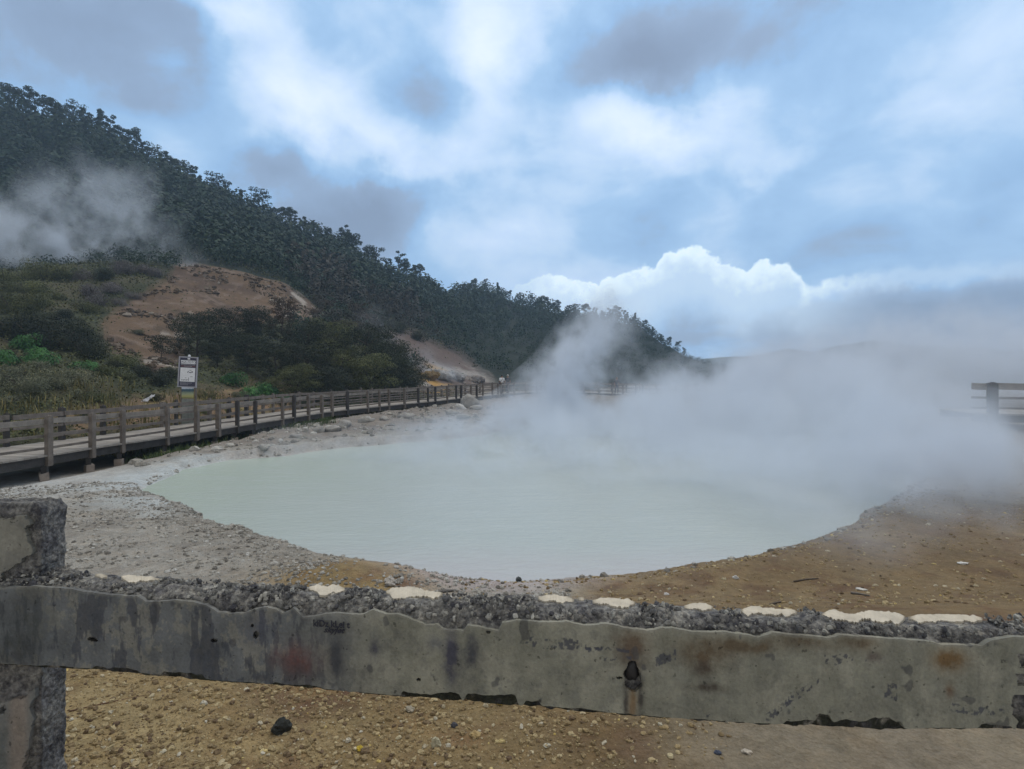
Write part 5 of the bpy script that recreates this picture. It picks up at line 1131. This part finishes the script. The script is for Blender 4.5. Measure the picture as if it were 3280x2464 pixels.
stone(886, 1534, 10, (.32, .28, .21), 'flat tan stone just under the rail left of centre', 4, .4)
stone(980, 1571, 8, (.055, .055, .065), 'small dark grey stone in the gravel near the centre', 5)
stone(1552, 1629, 8, (.06, .075, .115), 'small blue-grey stone on the sand at the lower right', 6)
stone(1612, 1626, 7, (.50, .44, .36), 'small whitish stone right of the blue-grey stone', 7, .5, elong=1.5)
stone(1385, 1530, 8, (.42, .31, .12), 'yellowish pebble below the stained drain hole', 8)
stone(1080, 1521, 8, (.47, .33, .09), 'yellow pebble just under the middle of the rail', 9)
stone(1028, 1590, 12, (.40, .29, .13), 'ochre stone in the gravel right of the cream stone', 10, .5)
stone(845, 1262, 15, (.40, .37, .33), 'pale rounded stone on the ochre mound above the rail', 11, .6, zg=.1)
stone(1120, 1256, 6, (.06, .07, .07), 'dark pebble sitting in the shallow silt at the water edge', 12, .9, zg=.05)
stone(1590, 1250, 6, (.55, .54, .52), 'small white fragment on the brown shore near the water', 13, .6, zg=.2)
stone(1440, 1285, 6, (.52, .50, .48), 'white fragment on the brown shore above the right half of the rail', 14, .5, zg=.3)
stone(1862, 1275, 7, (.60, .58, .54), 'white scrap on the brown ground at the right', 15, .35, 'scrap', 1.7, .3)
stone(2080, 1218, 6, (.60, .60, .58), 'white scrap on the hazy ground at the far right', 16, .35, 'scrap', 1.7, .3)
stone(2030, 1545, 6, (.45, .40, .33), 'pale pebble under the right end of the rail', 17)
def stick(u0, v0, u1, v1, rpx, c, label, zg=.3):
    ps = []
    for u, v in ((u0, v0), ((u0 + u1) / 2, (v0 + v1) / 2 - 1), (u1, v1)):
        y = (EYE - zg) * F / (v - VH)
        for _ in range(6): y = (EYE - H((u - UC) / F * y, y)) * F / (v - VH)
        x = (u - UC) / F * y; ps.append((x, y, H(x, y) + rpx / F * y * .8))
    b_ = MB(); b_.tube(ps, [rpx / F * ps[0][1], rpx / F * ps[1][1] * .9, rpx / F * ps[2][1] * .5], 6); return tag(b_.build('stick', plain('stick_wood', c, .9, .3, 30, .2, .003), None, True), label, 'stick', 'dry sticks on the ground')
stick(1715, 1258, 1768, 1251, 2.0, (.08, .06, .045), 'dark brown twig on the right shore near the water', .2)
stick(1838, 1283, 1878, 1289, 2.6, (.16, .14, .12), 'grey splintered stick on the brown ground behind the right half of the rail', .3)
stick(948, 1282, 985, 1278, 3.5, (.16, .15, .14), 'short grey stick in the silt behind the middle of the rail', .1)
stick(1664, 1307, 1698, 1301, 2.2, (.09, .07, .055), 'short dark stick behind the cream patches on the right', .4)
stick(940, 1570, 1035, 1560, 3.2, (.22, .17, .12), 'pale brown stick lying in the gravel below the rail', .83) if False else None
stick(150, 1538, 330, 1500, 1.5, (.12, .06, .035), 'thin brown root lying in the gravel at the lower left', .83)

# ------------------------------------------------------------------ steam
def steam(name, items, label, warp, freq, dens, seed, vox=.7, col_=(.78, .84, .92), lo=.18, hi=.66, step=.5, k=1.75):
    """a lumpy closed hull round soft ellipsoids; its density is the noisy sum of the same ellipsoids"""
    b_ = MB()
    for c, s, w in items: b_.ball(c, tuple(q * k for q in s), 16, 12)
    m = bpy.data.materials.new(name + '_vapour'); m.use_nodes = True; t = NT(m.node_tree); t.n.clear(); o_ = t.new('ShaderNodeOutputMaterial'); pv = t.new('ShaderNodeVolumePrincipled'); t.l.new(pv.outputs[0], o_.inputs['Volume'])
    pv.inputs['Color'].default_value = (*col_, 1); pv.inputs['Anisotropy'].default_value = .25
    p = pos(t); p2 = t.v('ADD', p, (seed * 3.1, seed * 1.7, seed * .9))
    wv_ = t.v('SCALE', t.v('SUBTRACT', t.noise(p2, freq * .6, 3, .55, color=True), (.5, .5, .5)), None, warp)
    pw_ = t.v('ADD', p, wv_); d = t.blobs(pw_, items)
    st = t.new('ShaderNodeMapping'); st.inputs['Scale'].default_value = (1, .8, .85); st.inputs['Rotation'].default_value = (0, math.radians(28), 0); t.l.new(t.v('ADD', p2, t.v('SCALE', wv_, None, .5)), st.inputs['Vector'])
    n = t.m('ADD', t.m('MULTIPLY', t.noise(st.outputs[0], freq, 5, .55, .3), .62), t.m('MULTIPLY', t.noise(st.outputs[0], freq * 2.6, 4, .6, .5), .38)); d = t.m('MULTIPLY', d, t.mapr(n, .39, .61, lo, 1.9 - .6 * lo, True)); d = t.m('MAXIMUM', t.m('SUBTRACT', d, .012), 0.0)
    t.l.new(t.m('MULTIPLY', d, dens), pv.inputs['Density']); m.cycles.volume_step_rate = step; m.cycles.homogeneous_volume = False
    o = b_.build(name, m, None, True); rm = o.modifiers.new('hull', 'REMESH'); rm.mode = 'VOXEL'; rm.voxel_size = vox
    return tag(o, label, 'steam', None, 'stuff')
pond_items = [((1.0, 25, .4), (1.9, 4, .8), .55), ((2.2, 26, 1.4), (1.5, 3, 1.1), .5), ((3.3, 27.5, 2.8), (1.35, 3, 1.2), .42), ((4.2, 28.5, 4.3), (1.25, 3, 1.1), .28), ((5.3, 29.5, 5.6), (1.2, 3, .9), .12),
              ((-3, 19, .25), (4.5, 4, .40), .10), ((2.5, 17.5, .3), (5, 4.5, .55), .22), ((4.5, 21, .5), (5, 5, .8), .28), ((6.6, 14, .4), (3.0, 3.0, .55), .24), ((6.5, 24, .7), (2.6, 5, .9), .20),
              ((10, 22, 1.1), (3.0, 6, 1.15), .46), ((12.3, 26.5, 1.7), (4, 5, 1.3), .40), ((18, 28, 2.3), (5, 5, 1.5), .28), ((9.0, 14.5, .8), (2.2, 3, .95), .38), ((25, 30, 3.5), (7, 6, 1.8), .18), ((10.4, 17, 1.2), (1.6, 3, 1.0), .15),
              ((9.0, 10.6, .55), (2.4, 2.0, .55), .22), ((11.6, 12.4, .5), (2.4, 2.4, .5), .16), ((6.4, 10.7, .4), (2.1, 1.7, .5), .24), ((7.8, 8.8, .5), (2.9, 1.8, .5), .26), ((5.6, 7.4, .45), (2.0, 1.2, .4), .07), ((13.0, 14.6, 1.4), (2.6, 1.3, .9), .12)]
steam('pond_steam', pond_items, 'white steam rising off the far side of the pond and drifting right', 2.4, .46, 1.25, 1, .6, lo=-.3)
steam('hillside_steam', [((-52, 66, 15.5), (5, 4, 2.6), .30), ((-58, 66, 18), (6, 4, 3.6), .16), ((-52, 68, 21.5), (5, 4, 3.5), .10), ((-46, 68, 17), (4, 4, 4), .09), ((-43, 68, 19), (3.2, 3.5, 3.4), .09), ((-44, 70, 23), (4, 4, 2.6), .05), ((-49, 68, 25), (5, 4, 2.4), .07), ((-40, 68, 16), (4, 3, 2.5), .06)],
      'pale steam rising behind the crest on the left slope', 5.5, .22, .75, 5, 1.6, lo=-.45, step=.6)
steam('vent_steam', [((-8.5, 62, 2.2), (2.2, 2.2, 1.2), .16), ((-11, 63, 4.0), (1.8, 2, 1.6), .12), ((-13.5, 64, 6.0), (1.8, 2, 1.7), .07), ((-16, 64, 8.2), (1.6, 2, 1.5), .045), ((-6, 62, 1.8), (2.5, 2, .9), .10)],
      'thin wisp of steam from the pale vents beyond the boardwalk', 2.2, .3, .8, 3, .8, step=.6)

# ------------------------------------------------------------------ haze
hb = MB(); hb.box((0, 245, 42), (2160, 570, 96)); m = bpy.data.materials.new('haze_air'); m.use_nodes = True; t = NT(m.node_tree); t.n.clear(); o_ = t.new('ShaderNodeOutputMaterial'); pv = t.new('ShaderNodeVolumePrincipled'); t.l.new(pv.outputs[0], o_.inputs['Volume'])
pv.inputs['Color'].default_value = (.55, .76, 1.0, 1); pv.inputs['Density'].default_value = .00075; pv.inputs['Anisotropy'].default_value = .2
tag(hb.build('haze', m), 'thin blue haze in the air', None, None, 'stuff')
